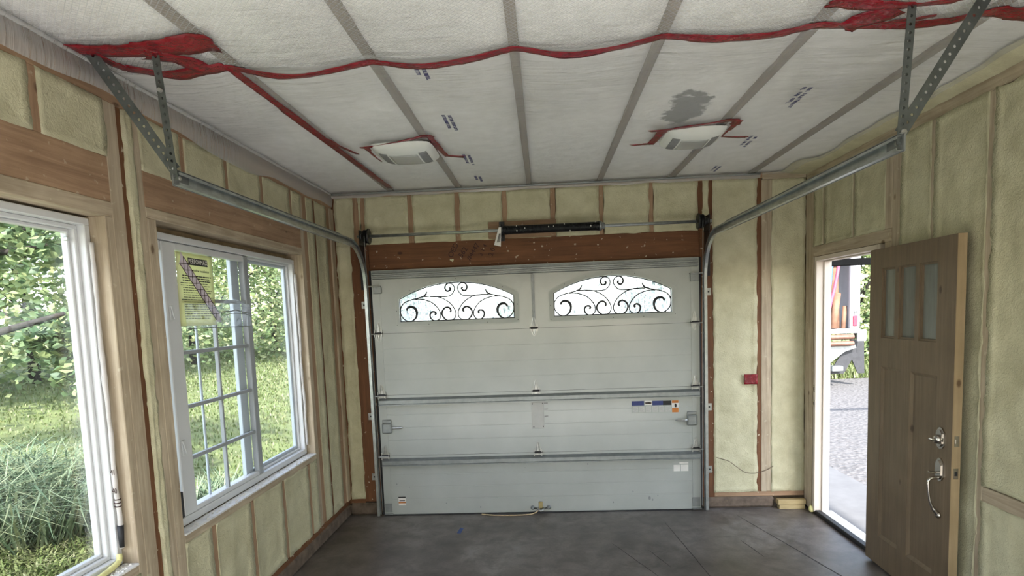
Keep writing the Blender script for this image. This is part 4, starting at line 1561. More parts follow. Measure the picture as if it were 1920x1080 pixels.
# perforated hangers
def perf_strip(mb, p0, p1, wdir, w, spacing=.0285, hr=.0062, t=.0028, phase=.5):
    p0, p1 = Vector(p0), Vector(p1)
    d = (p1-p0); Ln_ = d.length; d.normalize()
    wdir = (Vector(wdir)-d*Vector(wdir).dot(d)).normalized()
    nrm = d.cross(wdir).normalized()
    n = int(Ln_/spacing)
    sp = Ln_/n
    for i in range(n):
        for side in (0, 1):
            pass
        a0 = p0+d*(sp*i)
        c = a0+d*(sp*phase)+wdir*(w*.5)
        corners = [a0, a0+d*sp, a0+d*sp+wdir*w, a0+wdir*w]
        outer = []
        for k in range(4):
            A, B = corners[k], corners[(k+1) % 4]
            outer += [A, A.lerp(B, .5)]
        hole = []
        for q in outer:
            v_ = (q-c).normalized()
            hole.append(c+v_*hr)
        V = []
        for off in (-t/2, t/2):
            V += [q+nrm*off for q in outer]+[q+nrm*off for q in hole]
        F = []
        for k in range(8):
            k2 = (k+1) % 8
            F.append((k, k2, 8+k2, 8+k))
            F.append((16+k2, 16+k, 24+k, 24+k2))
            F.append((8+k, 8+k2, 24+k2, 24+k))
        for k in (0, 1, 4, 5):
            k2 = k+1
            F.append((k2, k, 16+k, 16+k2))
        if i == 0: F += [(7, 6, 22, 23), (0, 7, 23, 16)]
        if i == n-1: F += [(3, 2, 18, 19), (4, 3, 19, 20)]
        mb.add(V, F)
    return mb
def angle_bar(name, parent, p0, p1, w1, w2, wid=.034):
    mb = MB()
    perf_strip(mb, p0, p1, w1, wid)
    perf_strip(mb, p0, p1, w2, wid)
    o = mb.build(name, M['hanger'], parent)
    return o
M['hanger'] = plain('dark_galvanized_angle', (.10, .11, .105), .45, .5, .25, 18)
def hanger(label, base, top1, top2, sgn):
    t = thing('track_hanger', label, 'track hanger', base, 'perforated track hangers')
    a = angle_bar('vertical_angle', t, (base[0], base[1], base[2]), top1, (0, 1, 0), (sgn, 0, 0), .030)
    b_ = angle_bar('brace_angle', t, (base[0]-.004*sgn, base[1]+.004, base[2]+.03), top2, (sgn*.6, -.1, .8), (0, 1, 0), .046)
    MB().lathe([(0, .012), (.006, .011), (.009, .007)], (base[0]+.006*sgn, base[1]-.002, base[2]+.045), (0, -1, 0), 8).build('bolt', M['zinc'], a)
    MB().lathe([(0, .009), (.012, .008)], (top1[0]+.012*sgn, top1[1]+.02, top1[2]-.135), (0, -1, 0), 8).build('bolt', M['zinc'], a)
    return t
hanger('perforated steel hanger holding left track end below red taped ceiling', (-1.510, 2.445, 2.33), (-1.478, 2.335, 2.785), (-1.735, 2.325, 2.785), 1)
hanger('perforated steel hanger holding right track end near spray foam wall', (1.353, 2.350, 2.295), (1.375, 2.335, 2.785), (1.640, 2.345, 2.785), -1)

# ================================================================ TORSION SPRING
TS = thing('torsion_spring', 'black torsion spring on steel shaft above the garage door', 'spring assembly', (-.08, 4.97, 2.41))
YS, ZS = 4.97, 2.412
MB().tube((-1.52, YS, ZS), (1.375, YS, ZS), .0125, 14).build('shaft', M['galv'], TS, True)
prof = []
n = 96
for k in range(n*4+1):
    s = k/(n*4)
    r = .0345+.0022*math.sin(2*math.pi*n*s)+.003*math.exp(-((s-.0)/.03)**2)+.004*math.exp(-((s-1)/.03)**2)
    prof.append((.772*s, r))
MB().lathe(prof, (-.292, YS, ZS), (1, 0, 0), 20).build('spring', M['black_steel'], TS, True)
MB().lathe([(0, .036), (.008, .038), (.02, .040), (.032, .03), (.05, .024)], (.470, YS, ZS), (1, 0, 0), 16).build('winding_cone', M['galv_dull'], TS)
MB().lathe([(0, .045), (.012, .045), (.02, .034), (.05, .031)], (-.318, YS, ZS), (1, 0, 0), 16).build('stationary_cone', M['dark_steel'], TS)
mb = MB().box(-.328, -.320, YS-.04, YB-.021, ZS-.055, ZS+.055, .002)
mb.box(-.345, -.300, YB-.030, YB-.021, ZS-.075, ZS+.085, .002)
mb.build('centre_bracket', M['dark_steel'], TS)
for x0, x1, e in ((-1.478, -1.418, -1), (1.262, 1.335, 1)):
    pr = [(0, .062), (.008, .066), (.012, .058)]
    for k in range(7):
        pr += [(.014+k*.005, .056), (.0165+k*.005, .052)]
    pr += [(.052, .05), (.056, .03), (x1-x0+.004, .028)]
    MB().lathe(pr, (x0 if e > 0 else x1, YS, ZS), (1 if e > 0 else -1, 0, 0), 22).build('cable_drum', M['dark_steel'], TS)
    xb_ = x1+.012 if e > 0 else x0-.014
    MB().box(xb_-.002, xb_+.002, YS-.05, YB-.001, ZS-.07, ZS+.05, .001).build('bearing_plate', M['dark_steel'], TS)
    MB().lathe([(0, .024), (.014, .022)], (xb_-.007, YS, ZS), (1, 0, 0), 14).build('bearing', M['galv_dull'], TS)
    MB().tube((x0+.03, YS-.054, ZS), (x0+.028, YS+.03, .06), .0022, 6).build('lift_cable', M['galv_dull'], TS)
# paint flecks along the spring
mb = MB()
rnd = random.Random(11)
for k in range(9):
    x = -.26+.72*rnd.random(); a = rnd.uniform(-1.0, 1.2)
    c = Vector((x, YS-math.cos(a)*.0375, ZS+math.sin(a)*.0375))
    mb.box(c.x-.003, c.x+.004, c.y-.001, c.y+.003, c.z-.006, c.z+.005)
mb.build('paint_flecks', M['paper'], TS)['kind'] = 'stuff'
# paper tag
tg = thing('paper_tag', 'white paper tag hanging from spring bracket', 'tag', (-.345, 4.92, 2.28))
V = [(-.338, 4.918, 2.43), (-.318, 4.918, 2.43), (-.326, 4.910, 2.275), (-.380, 4.912, 2.290)]
mb = MB().add(V+[(p[0], p[1]+.0012, p[2]) for p in V], [(0, 3, 2, 1), (4, 5, 6, 7), (0, 1, 5, 4), (1, 2, 6, 5), (2, 3, 7, 6), (3, 0, 4, 7)])
mb.build('card', M['paper'], tg)
mb = MB()
for k in range(7):
    mb.path([(-.352+.004*k-.004, 4.9105, 2.31), (-.336+.002*k, 4.9145, 2.38)], .0008, 4)
mb.build('print_lines', Mblk, tg)['kind'] = 'stuff'
MB().path([(-.328, 4.92, 2.43), (-.33, 4.935, 2.45), (-.325, 4.95, 2.46)], .0015, 5).build('string', M['galv'], tg)

# ================================================================ ENTRY DOOR
# frame
d1 = thing('door_1', 'pale door frame and threshold of the open entry doorway', 'door frame', (XR+.07, 4.45, 0), kind='structure')
Mfr = plain('pale_painted_frame', (.62, .54, .46), .5, 0, .05, 5)
Mprim = plain('raw_primed_edge', (.66, .60, .50), .6, 0, .08, 8)
YF0, YF1 = 3.995, 4.925
MB().box(XR-.006, XR+.107, YF1-.032, YF1, .02, 2.085, .002).build('jamb', Mfr, d1)
MB().box(XR+.050, XR+.106, YF1-.046, YF1-.032, .02, 2.053, .002).build('door_stop', Mfr, d1)
MB().box(XR-.006, XR+.107, YF0, YF0+.032, .02, 2.085, .002).build('jamb', Mfr, d1)
MB().box(XR-.006, XR+.107, YF0+.032, YF1-.032, 2.053, 2.085, .002).build('head_jamb', Mfr, d1)
MB().box(XR+.050, XR+.106, YF0+.032, YF1-.046, 2.044, 2.053, .002).build('door_stop', Mfr, d1)
MB().box(XR+.1075, XR+.122, YF1-.012, YF1+.09, -.05, 2.16, .003).build('exterior_casing', Mfr, d1)
MB().box(XR+.1075, XR+.122, YF0-.09, YF0+.03, -.05, 2.16, .003).build('exterior_casing', Mfr, d1)
MB().box(XR+.1075, XR+.122, YF0+.03, YF1-.03, 2.075, 2.16, .003).build('exterior_casing', Mfr, d1)
th = MB().box(XR+.045, XR+.135, YF0+.032, YF1-.032, 0.001, .030, .004).build('threshold', plain('pale_threshold', (.72, .71, .66), .5, .1, .06, 6), d1)
MB().box(XR+.0, XR+.044, YF0+.032, YF1-.032, .001, .034, .004).build('threshold_seal', M['black_rubber'], d1)
for z in (1.035, .915):
    MB().box(XR-.009, XR-.006, YF1-.026, YF1-.004, z-.028, z+.028, .001).build('strike_plate', M['nickel'], d1)
    MB().box(XR-.0100, XR-.0088, YF1-.020, YF1-.010, z-.012, z+.012).build('strike_hole', M['black_rubber'], d1)
o = MB().lathe([(-.03, .012), (-.01, .022), (.01, .018), (.03, .006)], (XR-.012, YF1+.005, .035), (0, .3, 1), 10).build('foam_blob', bpy.data.materials['yellow_foam'], None, True)
tag(o, 'small yellow foam blob at foot of far door jamb', 'foam blob')

# slab, swung open against the wall
HX, HY = 2.112, 4.008
FX, FY = 2.084, 3.150
du = Vector((FX-HX, FY-HY, 0)); DWID = du.length; du.normalize()
dn = Vector((du.y, -du.x, 0))    # towards the room
if dn.x > 0: dn = -dn
ED = thing('entry_door', 'brown panelled entry door swung open with three narrow glass lites', 'door', (HX, HY, 0))
def fd(u, v_, d):
    p = Vector((HX, HY, 0))+du*u-dn*d
    return (p.x, p.y, v_)
DT = .045
Mdo = wood('brown_stained_door', (.135, .094, .056), (.205, .15, .094), 'z', .45)
Med = wood('bare_door_edge', (.30, .215, .12), (.42, .31, .18), 'z', .6)
lites = [(.144, .292, 1.492, 1.922), (.335, .500, 1.492, 1.922), (.537, .700, 1.492, 1.922)]
pans = [(.150, .372, .212, 1.312), (.466, .718, .212, 1.312)]
rect = lambda q: [(q[0], q[2]), (q[1], q[2]), (q[1], q[3]), (q[0], q[3])]
fdd = lambda u, v_, d: fd(u, v_, d)
curve_mesh('slab', [(0, .022), (DWID-.003, .022), (DWID-.003, 2.045), (0, 2.045)], [rect(q) for q in lites+pans], fdd, DT, Mdo, ED)
o = MB().prism([(DWID-.003, .022), (DWID, .022), (DWID, 2.045), (DWID-.003, 2.045)], fdd, .001, DT-.001).build('door_edge', Med, ED)
fix_normals(o)
for q in pans:
    # sunk panel with a bevelled border
    a0, a1, z0, z1 = q
    e = .018
    V = [fd(a0, z0, .002), fd(a1, z0, .002), fd(a1, z1, .002), fd(a0, z1, .002), fd(a0+e, z0+e, .013), fd(a1-e, z0+e, .013), fd(a1-e, z1-e, .013), fd(a0+e, z1-e, .013),
         fd(a0, z0, .035), fd(a1, z0, .035), fd(a1, z1, .035), fd(a0, z1, .035)]
    F = [(0, 1, 5, 4), (1, 2, 6, 5), (2, 3, 7, 6), (3, 0, 4, 7), (4, 5, 6, 7), (11, 10, 9, 8), (0, 8, 9, 1), (1, 9, 10, 2), (2, 10, 11, 3), (3, 11, 8, 0)]
    fix_normals(link_mesh('door_panel', V, F, Mdo, ED))
Mlit = None
m, nt, b = new_mat('frosted_lite')
b.inputs['Base Color'].default_value = (.24, .25, .22, 1)
nt.links.new(ramp(nt, noise_tex(nt, mapping(nt, (8, 8, 1)), 3), [(.3, (.20, .21, .18)), (.7, (.30, .31, .28))]), b.inputs['Base Color'])
b.inputs['Roughness'].default_value = .12
b.inputs['Transmission Weight'].default_value = .25
Mlit = m
for q in lites:
    pl = fix_normals(MB().prism(rect(q), fdd, .020, .026).build('lite', Mlit, ED))
    a0, a1, z0, z1 = q
    w = .012
    curve_mesh('lite_bead', rect((a0+.0005, a1-.0005, z0+.0005, z1-.0005)), [rect((a0+w, a1-w, z0+w, z1-w))], lambda u, v_, d: fd(u, v_, d+.008), .011, Mdo, pl)
# deadbolt and handle set
def escutcheon(name, uc, zc, w, h, parent):
    c = .28
    poly = [(-w*.5, -h*c), (-w*.32, -h*.42), (0, -h*.5), (w*.32, -h*.42), (w*.5, -h*c), (w*.5, h*c), (w*.32, h*.40), (w*.12, h*.5), (-w*.12, h*.5), (-w*.32, h*.40), (-w*.5, h*c)]
    mb = MB().prism([(uc+a, zc+z) for a, z in poly], fdd, -.008, .0)
    mb.prism([(uc+a*.72, zc+z*.78) for a, z in poly], fdd, -.015, -.008)
    return fix_normals(mb.build(name, M['nickel'], parent))
UH = DWID-.088
db = escutcheon('deadbolt', UH, .985, .066, .118, ED)
MB().lathe([(.008, .026), (.022, .024), (.034, .020), (.036, .008)], fd(UH, .98, 0), dn, 16).build('lock_cylinder', M['nickel'], db, True)
MB().path([fd(UH, .98, -.036), fd(UH, .98, -.046), fd(UH-.004, .985, -.062)], [.006, .009, .007], 8).build('key_turn', M['nickel'], db, True)
hs = escutcheon('handle_set', UH, .815, .062, .128, ED)
MB().path(catmull([fd(UH, .80, -.012), fd(UH, .802, -.045), fd(UH, .806, -.062)], 5), [.007]*5+[.006]*6, 8).build('thumb_latch', M['nickel'], hs, True)
gp = catmull([fd(UH, .772, -.012), fd(UH, .768, -.045), fd(UH, .75, -.060), fd(UH, .70, -.058), fd(UH, .64, -.048), fd(UH, .60, -.03), fd(UH, .575, -.012)], 6)
MB().path(gp, [.010-.003*abs(math.sin(math.pi*i/(len(gp)-1)))+.002*(i > len(gp)-8) for i in range(len(gp))], 10).build('grip', M['nickel'], hs, True)
MB().lathe([(0, .017), (.006, .019), (.014, .014), (.018, .004)], fd(UH, .566, 0), dn, 14).build('grip_foot', M['nickel'], hs, True)
MB().lathe([(0, .018), (.012, .014), (.020, .025), (.034, .026), (.040, .015)], fd(UH, .815, DT), -dn, 16).build('inner_knob', M['dark_steel'], ED, True)
for z, hole in ((.985, 0), (.815, 1)):
    f_ = lambda u, v_, d: (lambda p: (p.x, p.y, v_))(Vector((HX, HY, 0))+du*(DWID+d)-dn*u)
    pl = fix_normals(MB().prism([(.011, z-.028), (.034, z-.028), (.034, z+.028), (.011, z+.028)], f_, 0, .0016).build('latch_plate', M['nickel'], ED))
    fix_normals(MB().prism([(.016, z-.011), (.029, z-.011), (.029, z+.011), (.016, z+.011)], f_, .0016, .0026 if hole else .004).build('latch_bolt', M['black_rubber'] if hole else M['nickel'], pl))
for z in (.25, 1.05, 1.85):
    MB().tube((2.158, 4.002, z-.05), (2.158, 4.002, z+.05), .008, 8).build('hinge', M['nickel'], ED)

# ================================================================ LOOSE BITS
def block(label, x0, x1, z0, z1, y0=5.02):
    o = MB().box(x0, x1, y0, YB-.03, z0, z1, .003).build('wood_block', M['yellow_x'])
    return tag(o, label, 'wood block', 'wood blocks stacked by the doorway')
block('lower pale wood block stacked in corner beside doorway', 1.935, 2.145, .001, .040)
block('upper pale wood block stacked in corner beside doorway', 1.925, 2.155, .041, .082)
# red tape patch on the foam
V = []; F = []
for j in range(9):
    for i in range(9):
        x = 1.672+.106*i/8; z = 1.062+.085*j/8
        V.append((x+(.008*nz(j, 3) if i == 0 else 0), YB+.004-.016*(i/8)+.004*nz(x*40, z*40), z+(.008*nz(i, 7) if j in (0, 8) else 0)))
for j in range(8):
    for i in range(8):
        a = j*9+i
        F.append((a, a+1, a+10, a+9))
o = link_mesh('tape_patch', V, F, M['red_tape'], None, True)
md = o.modifiers.new('thickness', 'SOLIDIFY'); md.thickness = .004; md.offset = 1
tag(o, 'small crumpled red tape patch on foam right of garage door', 'tape')
P = catmull([(1.44, YB+.004, .439), (1.535, YB-.012, .409), (1.60, YB-.018, .36), (1.669, YB-.02, .312), (1.745, YB-.022, .300), (1.825, YB-.022, .318), (1.87, YB-.016, .335), (1.914, YB+.004, .352)], 8)
o = MB().path(P, .0028, 6).build('loose_wire', plain('brown_wire', (.12, .08, .05), .6, 0, .2, 40), None, True)
tag(o, 'thin loose wire sagging across foam right of garage door', 'wire')

# ================================================================ OUTSIDE
# lawn rising away from the left wall
def lawn_z(x, y):
    d = max(0., XL-.17-x)
    return -.22+.128*max(0, d-.4)+.06*nz(x*.35, y*.35)*min(1, d/3)
nx, ny = 40, 60
V = []; F = []
for j in range(ny+1):
    for i in range(nx+1):
        x = XL-.17-16*i/nx; yy = -6+44*j/ny
        V.append((x, yy, lawn_z(x, yy)))
for j in range(ny):
    for i in range(nx):
        a = j*(nx+1)+i
        F.append((a, a+nx+1, a+nx+2, a+1))
o = link_mesh('lawn', V, F, M['lawn'], None, True, origin=(-8, 12, 0))
tag(o, 'sunlit green lawn outside the left windows', 'lawn', kind='structure')
o = MB().box(XR+.125, 3.08, 1.0, 9.0, -.30, -.06, .01).build('porch_slab', M['pad'], origin=(2.7, 5, -.3))
tag(o, 'pale concrete pad outside the entry door', 'pad', kind='structure')
mb = MB().box(XL-.17, 40, YB+.17, 60, -.5, -.12)
mb.box(XR+.125, 40, -30, YB+.17, -.5, -.1201)
mb.box(-40, XR+.17, -30, YR-.13, -.5, -.1202)
o = mb.build('gravel_drive', M['gravel'], origin=(10, 10, -.5))
tag(o, 'pale gravel drive outside', 'gravel', kind='structure')

def np_mesh(name, V, F, mat, parent=None, origin=(0, 0, 0)):
    me = bpy.data.meshes.new(name)
    V = np.asarray(V, dtype=np.float32)-np.array(origin, dtype=np.float32)
    nF = len(F); k = F.shape[1]
    me.vertices.add(len(V)); me.vertices.foreach_set('co', V.ravel())
    me.loops.add(nF*k); me.loops.foreach_set('vertex_index', F.ravel().astype(np.int32))
    me.polygons.add(nF)
    me.polygons.foreach_set('loop_start', np.arange(0, nF*k, k, dtype=np.int32))
    me.polygons.foreach_set('loop_total', np.full(nF, k, dtype=np.int32))
    me.update(); me.validate()
    me.materials.append(mat)
    o = bpy.data.objects.new(name, me)
    COL.objects.link(o)
    if parent is not None: o.parent = parent
    else: o.location = origin
    ORG[o.name] = Vector(origin)
    return o

def blades(rng, base, h, wd, lean):
    """bent grass blades, 5 verts / 3 faces as tris"""
    n = len(base)
    a = rng.uniform(0, 2*np.pi, n)
    d = np.stack([np.cos(a), np.sin(a), np.zeros(n)], 1)
    s = np.stack([-np.sin(a), np.cos(a), np.zeros(n)], 1)
    h = h[:, None]; L_ = (lean*rng.uniform(.3, 1, n))[:, None]
    w = wd[:, None]
    up_ = np.array([[0, 0, 1.]])
    p0 = base-s*w; p1 = base+s*w
    m_ = base+up_*h*.6+d*h*L_*.35
    p2 = m_-s*w*.8; p3 = m_+s*w*.8
    t_ = base+up_*h*(1-.35*L_)+d*h*L_
    V = np.stack([p0, p1, p2, p3, t_], 1).reshape(-1, 3)
    k = np.arange(n)[:, None]*5
    F = np.concatenate([k+np.array([[0, 1, 3]]), k+np.array([[0, 3, 2]]), k+np.array([[2, 3, 4]])], 0)
    return V, F

rng = np.random.default_rng(4)
# lawn grass
n = 52000
x = XL-.42-rng.uniform(0, 1, n)**1.5*8.0
yv = 2.0+rng.uniform(0, 1, n)*20
keep = (yv/(-x) > 1.0) & (yv/(-x) < 3.6)
x, yv = x[keep], yv[keep]
zz = np.array([lawn_z(a, c) for a, c in zip(x, yv)])
V, F = blades(rng, np.stack([x, yv, zz-.01], 1), rng.uniform(.03, .075, len(x))*(1+.02*yv), rng.uniform(.004, .010, len(x))*(1+.06*yv), .8)
o = np_mesh('grass_blades', V, F, M['grass'], None, (-4, 9, 0))
tag(o, 'short sunlit grass blades covering the lawn', 'grass', kind='stuff')

def weed(label, cx, cy, r, h, n, seed, mat='weed', wid=.008, lean=1.5):
    g = np.random.default_rng(seed)
    a = g.uniform(0, 2*np.pi, n); q = r*np.sqrt(g.uniform(0, 1, n))
    x = cx+q*np.cos(a); yv = cy+q*np.sin(a)
    zz = np.array([lawn_z(p, c) for p, c in zip(x, yv)])
    V, F = blades(g, np.stack([x, yv, zz-.02], 1), h*g.uniform(.5, 1.1, n), wid*g.uniform(.6, 1.3, n), lean)
    o = np_mesh('weed_clump', V, F, M[mat], None, (cx, cy, lawn_z(cx, cy)))
    return tag(o, label, 'weeds', 'tall weed clumps on the lawn')
weed('tall blue green grass clump at lower left of nearest window', -4.6, 4.75, .75, .80, 2600, 21)
weed('mown grass tuft low in the middle of nearest window', -3.9, 4.55, .6, .16, 2200, 22, 'grass')
weed('weed clump at far corner outside the sliding window', -2.95, 5.35, .38, .55, 900, 23, 'weed', .012, .8)
weed('smaller weed clump by the wall outside the sliding window', -2.70, 4.75, .22, .38, 400, 24, 'weed', .010, .8)

def leaf_cloud(g, centers, n, size, spread):
    c = centers[g.integers(0, len(centers), n)]
    p = c[:, :3]+g.normal(0, 1, (n, 3))*c[:, 3:4]*spread
    a = g.normal(0, 1, (n, 3)); a /= np.linalg.norm(a, axis=1)[:, None]
    a[:, 2] *= .6
    b_ = np.cross(a, g.normal(0, 1, (n, 3))); b_ /= np.linalg.norm(b_, axis=1)[:, None]
    cn = np.cross(a, b_)
    s = (size*g.uniform(.6, 1.3, n))[:, None]
    v0 = p-a*s*.5; v1 = p+b_*s*.27+cn*s*.08; v2 = p+a*s*.5; v3 = p-b_*s*.27+cn*s*.08
    V = np.stack([v0, v1, v2, v3], 1).reshape(-1, 3)
    k = np.arange(n)[:, None]*4
    F = np.concatenate([k+np.array([[0, 1, 2]]), k+np.array([[0, 2, 3]])], 0)
    return V, F

def crown_centers(g, n, rx, rz, h0):
    a = g.uniform(0, 2*np.pi, n)
    q = np.sqrt(g.uniform(.1, 1, n))
    z = g.uniform(0, 1, n)
    prof_ = np.sin(np.pi*(.12+.83*z))**.6
    return np.stack([rx*q*prof_*np.cos(a), rx*q*prof_*np.sin(a), h0+rz*z, np.full(n, .34*rx/1.6)], 1)
protos = []
for k in range(3):
    g = np.random.default_rng(40+k)
    cc = crown_centers(g, 60, 1.7, 4.0, .15)
    V, F = leaf_cloud(g, cc, 6000, .15, 1.0)
    me_o = np_mesh('foliage', V, F, M['leaf_a' if k != 1 else 'leaf_b'], None, (0, 0, 0))
    mb = MB().path([(0, 0, -.3), (.05, .03, 1.2), (-.04, .06, 2.4), (.05, 0, 3.4)], [.10, .08, .05, .02], 8)
    for q in range(5):
        an = q*1.3+k
        mb.path([(0, 0, .8+.4*q), (.5*math.cos(an), .5*math.sin(an), 1.3+.45*q), (1.0*math.cos(an), 1.0*math.sin(an), 1.9+.4*q)], [.035, .025, .01], 6)
    tr_o = mb.build('trunk', M['bark'], None, True, origin=(0, 0, 0))
    protos.append((me_o.data, tr_o.data))
    bpy.data.objects.remove(me_o); bpy.data.objects.remove(tr_o)
def shrub(label, x, y, s, kind, rot, zoff=0., group='trees and bushes behind the lawn', name='leafy_bush', z=None, cat='bush'):
    t = thing(name, label, cat, (x, y, (lawn_z(x, y) if z is None else z)+zoff), group)
    for nm, me, mt in (('foliage', protos[kind][0], None), ('trunk', protos[kind][1], None)):
        o = bpy.data.objects.new(nm, me); COL.objects.link(o); o.parent = t
    t.rotation_euler = (0, 0, rot); t.scale = (s, s, s)
    return t
back = [
    (-9.6, 6.2, 1.05, 0), (-9.9, 8.6, 1.05, 1), (-9.8, 10.9, 1.15, 2), (-9.7, 13.4, 1.0, 0), (-9.6, 15.8, 1.1, 1), (-9.6, 18.2, 1.15, 2), (-9.5, 20.6, 1.1, 0), (-9.2, 23.4, 1.05, 1), (-9.0, 26.4, 1.2, 2),
]
labs = ['dense green bush behind lawn at far left of nearest window', 'pale green bush behind lawn left of the near branch', 'dark green bush behind lawn in middle of nearest window',
        'tall green bush just right of the nearest window view', 'yellow green bush seen through left half of sliding window', 'full green bush seen behind the instruction sheet',
        'dark green bush seen through middle of sliding window', 'bright yellow green tree at right of sliding window', 'farthest green bush at right edge of sliding window']
for (x, yv, s, k), lb in zip(back, labs):
    shrub(lb, x, yv, s, k, x*3+yv)
shrub('tall pale tree behind the hedge seen through sliding window', -12.2, 25.5, 1.5, 1, 2.1, name='tall_tree', cat='tree')

# near tree whose branches hang in the nearest window
nt_ = thing('overhanging_tree', 'tree with dark branches and hanging leaves outside the nearest window', 'tree', (-6.6, 4.6, lawn_z(-6.6, 4.6)))
br = [
    [(-6.6, 4.6, .2), (-6.5, 4.65, 1.4), (-6.3, 4.75, 2.4), (-6.1, 4.9, 3.6)],
    [(-6.5, 4.62, 1.25), (-5.3, 4.5, 1.52), (-4.45, 4.58, 1.72), (-3.92, 4.72, 1.87)],
    [(-6.35, 4.75, 2.2), (-5.4, 4.9, 2.35), (-4.6, 5.1, 2.45), (-4.1, 5.2, 2.55)],
    [(-6.2, 4.8, 2.9), (-5.2, 5.0, 3.0), (-4.4, 5.3, 2.95)],
    [(-4.9, 5.1, 1.95), (-4.4, 5.12, 1.7), (-4.12, 5.15, 1.4), (-4.0, 5.16, 1.12)],
    [(-6.4, 4.6, 1.0), (-5.3, 4.75, 1.02), (-4.7, 4.8, .95)],
    [(-6.4, 4.6, .7), (-5.2, 4.7, .72), (-4.75, 4.75, .62)],
]
mb = MB()
for k, b_ in enumerate(br):
    P = catmull(b_, 6)
    r0, r1 = [(.14, .05), (.060, .018), (.05, .012), (.04, .012), (.014, .004), (.014, .004), (.012, .004)][k]
    mb.path(P, [r0+(r1-r0)*i/(len(P)-1) for i in range(len(P))], 7)
mb.build('branches', M['bark'], nt_, True)
g = np.random.default_rng(77)
cc = []
for k, b_ in enumerate(br[:5]):
    if k == 1: continue
    P = catmull(b_, 8)
    for p in P[(6 if k else 14):]:
        for q in range(5 if k < 4 else 7):
            o3 = g.normal(0, 1, 3)*(.22 if k < 4 else .07)
            cc.append((p.x+o3[0], p.y+o3[1], p.z+abs(o3[2])*(.8 if k < 4 else .4), .16 if k < 4 else .07))
cc = np.array(cc)
V, F = leaf_cloud(g, cc, 5600, .115, 1.0)
o = np_mesh('leaves', V, F, M['leaf_near'], nt_, tuple(ORG[nt_.name]))

# ---- right side: truck, porch beam, bushes
Mtw = plain('white_truck_paint', (.42, .42, .44), .3, 0, .05, 4)
Mtb = plain('rusty_brown_steel', (.15, .08, .055), .6, .2, .3, 12)
Mdk = plain('dark_truck_plastic', (.025, .025, .028), .6, 0, .3, 12)
Mcard = plain('brown_cardboard', (.19, .10, .06), .8, 0, .2, 10)
TY = 13.0
TR = thing('box_truck', 'white box truck parked on gravel with open rear doorway', 'truck', (5.6, 15, -.12))
MB().box(6.46, 6.66, TY, TY+.10, 1.15, 2.95, .02).build('rear_post', Mtw, TR)
MB().box(4.30, 4.50, TY, TY+.10, 1.15, 2.95, .02).build('rear_post', Mtw, TR)
MB().box(4.50, 6.46, TY, TY+.10, 2.75, 2.95, .02).build('rear_header', Mtw, TR)
MB().box(6.58, 6.66, TY+.10, TY+5.0, 1.05, 2.95, .01).build('box_side', Mtw, TR)
MB().box(4.30, 4.38, TY+.10, TY+5.0, 1.05, 2.95, .01).build('box_side', Mtw, TR)
MB().box(4.38, 6.58, TY+4.9, TY+5.0, 1.05, 2.95).build('front_panel', Mtw, TR)
MB().box(4.30, 6.66, TY+.10, TY+5.0, 2.95, 3.02).build('box_roof', Mtw, TR)
MB().box(4.30, 6.66, TY-.02, TY+5.0, 1.05, 1.148, .01).build('deck', Mtw, TR)
for z in (.98, .84):
    MB().tube((4.4, TY-.05, z), (6.5, TY-.05, z), .055, 10).build('bumper_rail', Mtb, TR)
MB().prism([(6.10, .80), (6.58, .80), (6.60, .74), (6.36, .66), (6.05, .42), (5.6, .42), (5.6, .80)], lambda u, v_, d: (u, TY+.02+d, v_), 0, .12).build('step_bracket', M['galv_dull'], TR)
MB().prism([(6.55, .86), (6.70, .86), (6.66, .62), (6.42, .18), (6.10, .18), (6.30, .5)], lambda u, v_, d: (u, TY+.16+d, v_), 0, .03).build('mud_flap', Mdk, TR)
MB().prism([(6.62, .9), (6.90, .9), (6.92, .16), (6.78, .16), (6.56, .7)], lambda u, v_, d: (u, TY+.3+d, v_), 0, .03).build('mud_flap', Mdk, TR)
MB().box(6.10, 6.34, TY+.0, TY+.3, .24, .36, .02).build('step_tread', M['galv_dull'], TR)
tl_ = MB().box(6.505, 6.60, TY-.025, TY, 1.20, 1.42, .02).build('tail_light', plain('red_tail_light', (.62, .03, .06), .2, 0, .2, 20), TR)
MB().prism([(6.53+.035*math.cos(a), 1.66+.14*math.sin(a)) for a in np.linspace(0, 6.0, 12)], lambda u, v_, d: (u+.02, TY-.012+d, v_), 0, .012).build('oval_badge', M['paper'], TR)
text_mesh('lettering', 'P', .14, lambda u, v_, d: (6.555+u, TY-.004-d, 1.475+v_), Mblk, TR)
MB().box(6.60, 6.78, TY-.03, TY+.02, .88, 1.12, .01).build('hitch_box', Mtw, TR)
for x in (4.5, 6.3):
    for yv in (TY+1.3, TY+6.2):
        MB().lathe([(0, .30), (.02, .40), (.2, .40), (.22, .30)], (x, yv, .27), (1, 0, 0), 20).build('wheel', Mdk, TR)
MB().box(4.40, 6.56, TY+5.1, TY+7.0, .5, 2.3, .12).build('cab', Mtw, TR)
MB().box(4.6, 6.3, TY+.3, TY+6.8, .55, .75).build('chassis', Mdk, TR)
def tube_thing(label, p0, p1, r, mat, name, cat, grp=None):
    o = MB().tube(p0, p1, r, 14).build(name, mat, None, True)
    return tag(o, label, cat, grp)
tube_thing('long brown cardboard tube leaning in back of truck', (6.26, TY+.22, 1.15), (6.33, TY+.5, 2.60), .085, Mcard, 'cardboard_tube', 'tube', 'tubes in the truck')
tube_thing('short brown cardboard tube leaning left in back of truck', (6.16, TY+.12, 1.15), (6.30, TY+.25, 1.90), .075, Mcard, 'cardboard_tube', 'tube', 'tubes in the truck')
tube_thing('thin brown tube standing beside white truck post', (6.36, TY+.1, 1.15), (6.44, TY+.2, 1.62), .045, Mcard, 'cardboard_tube', 'tube', 'tubes in the truck')
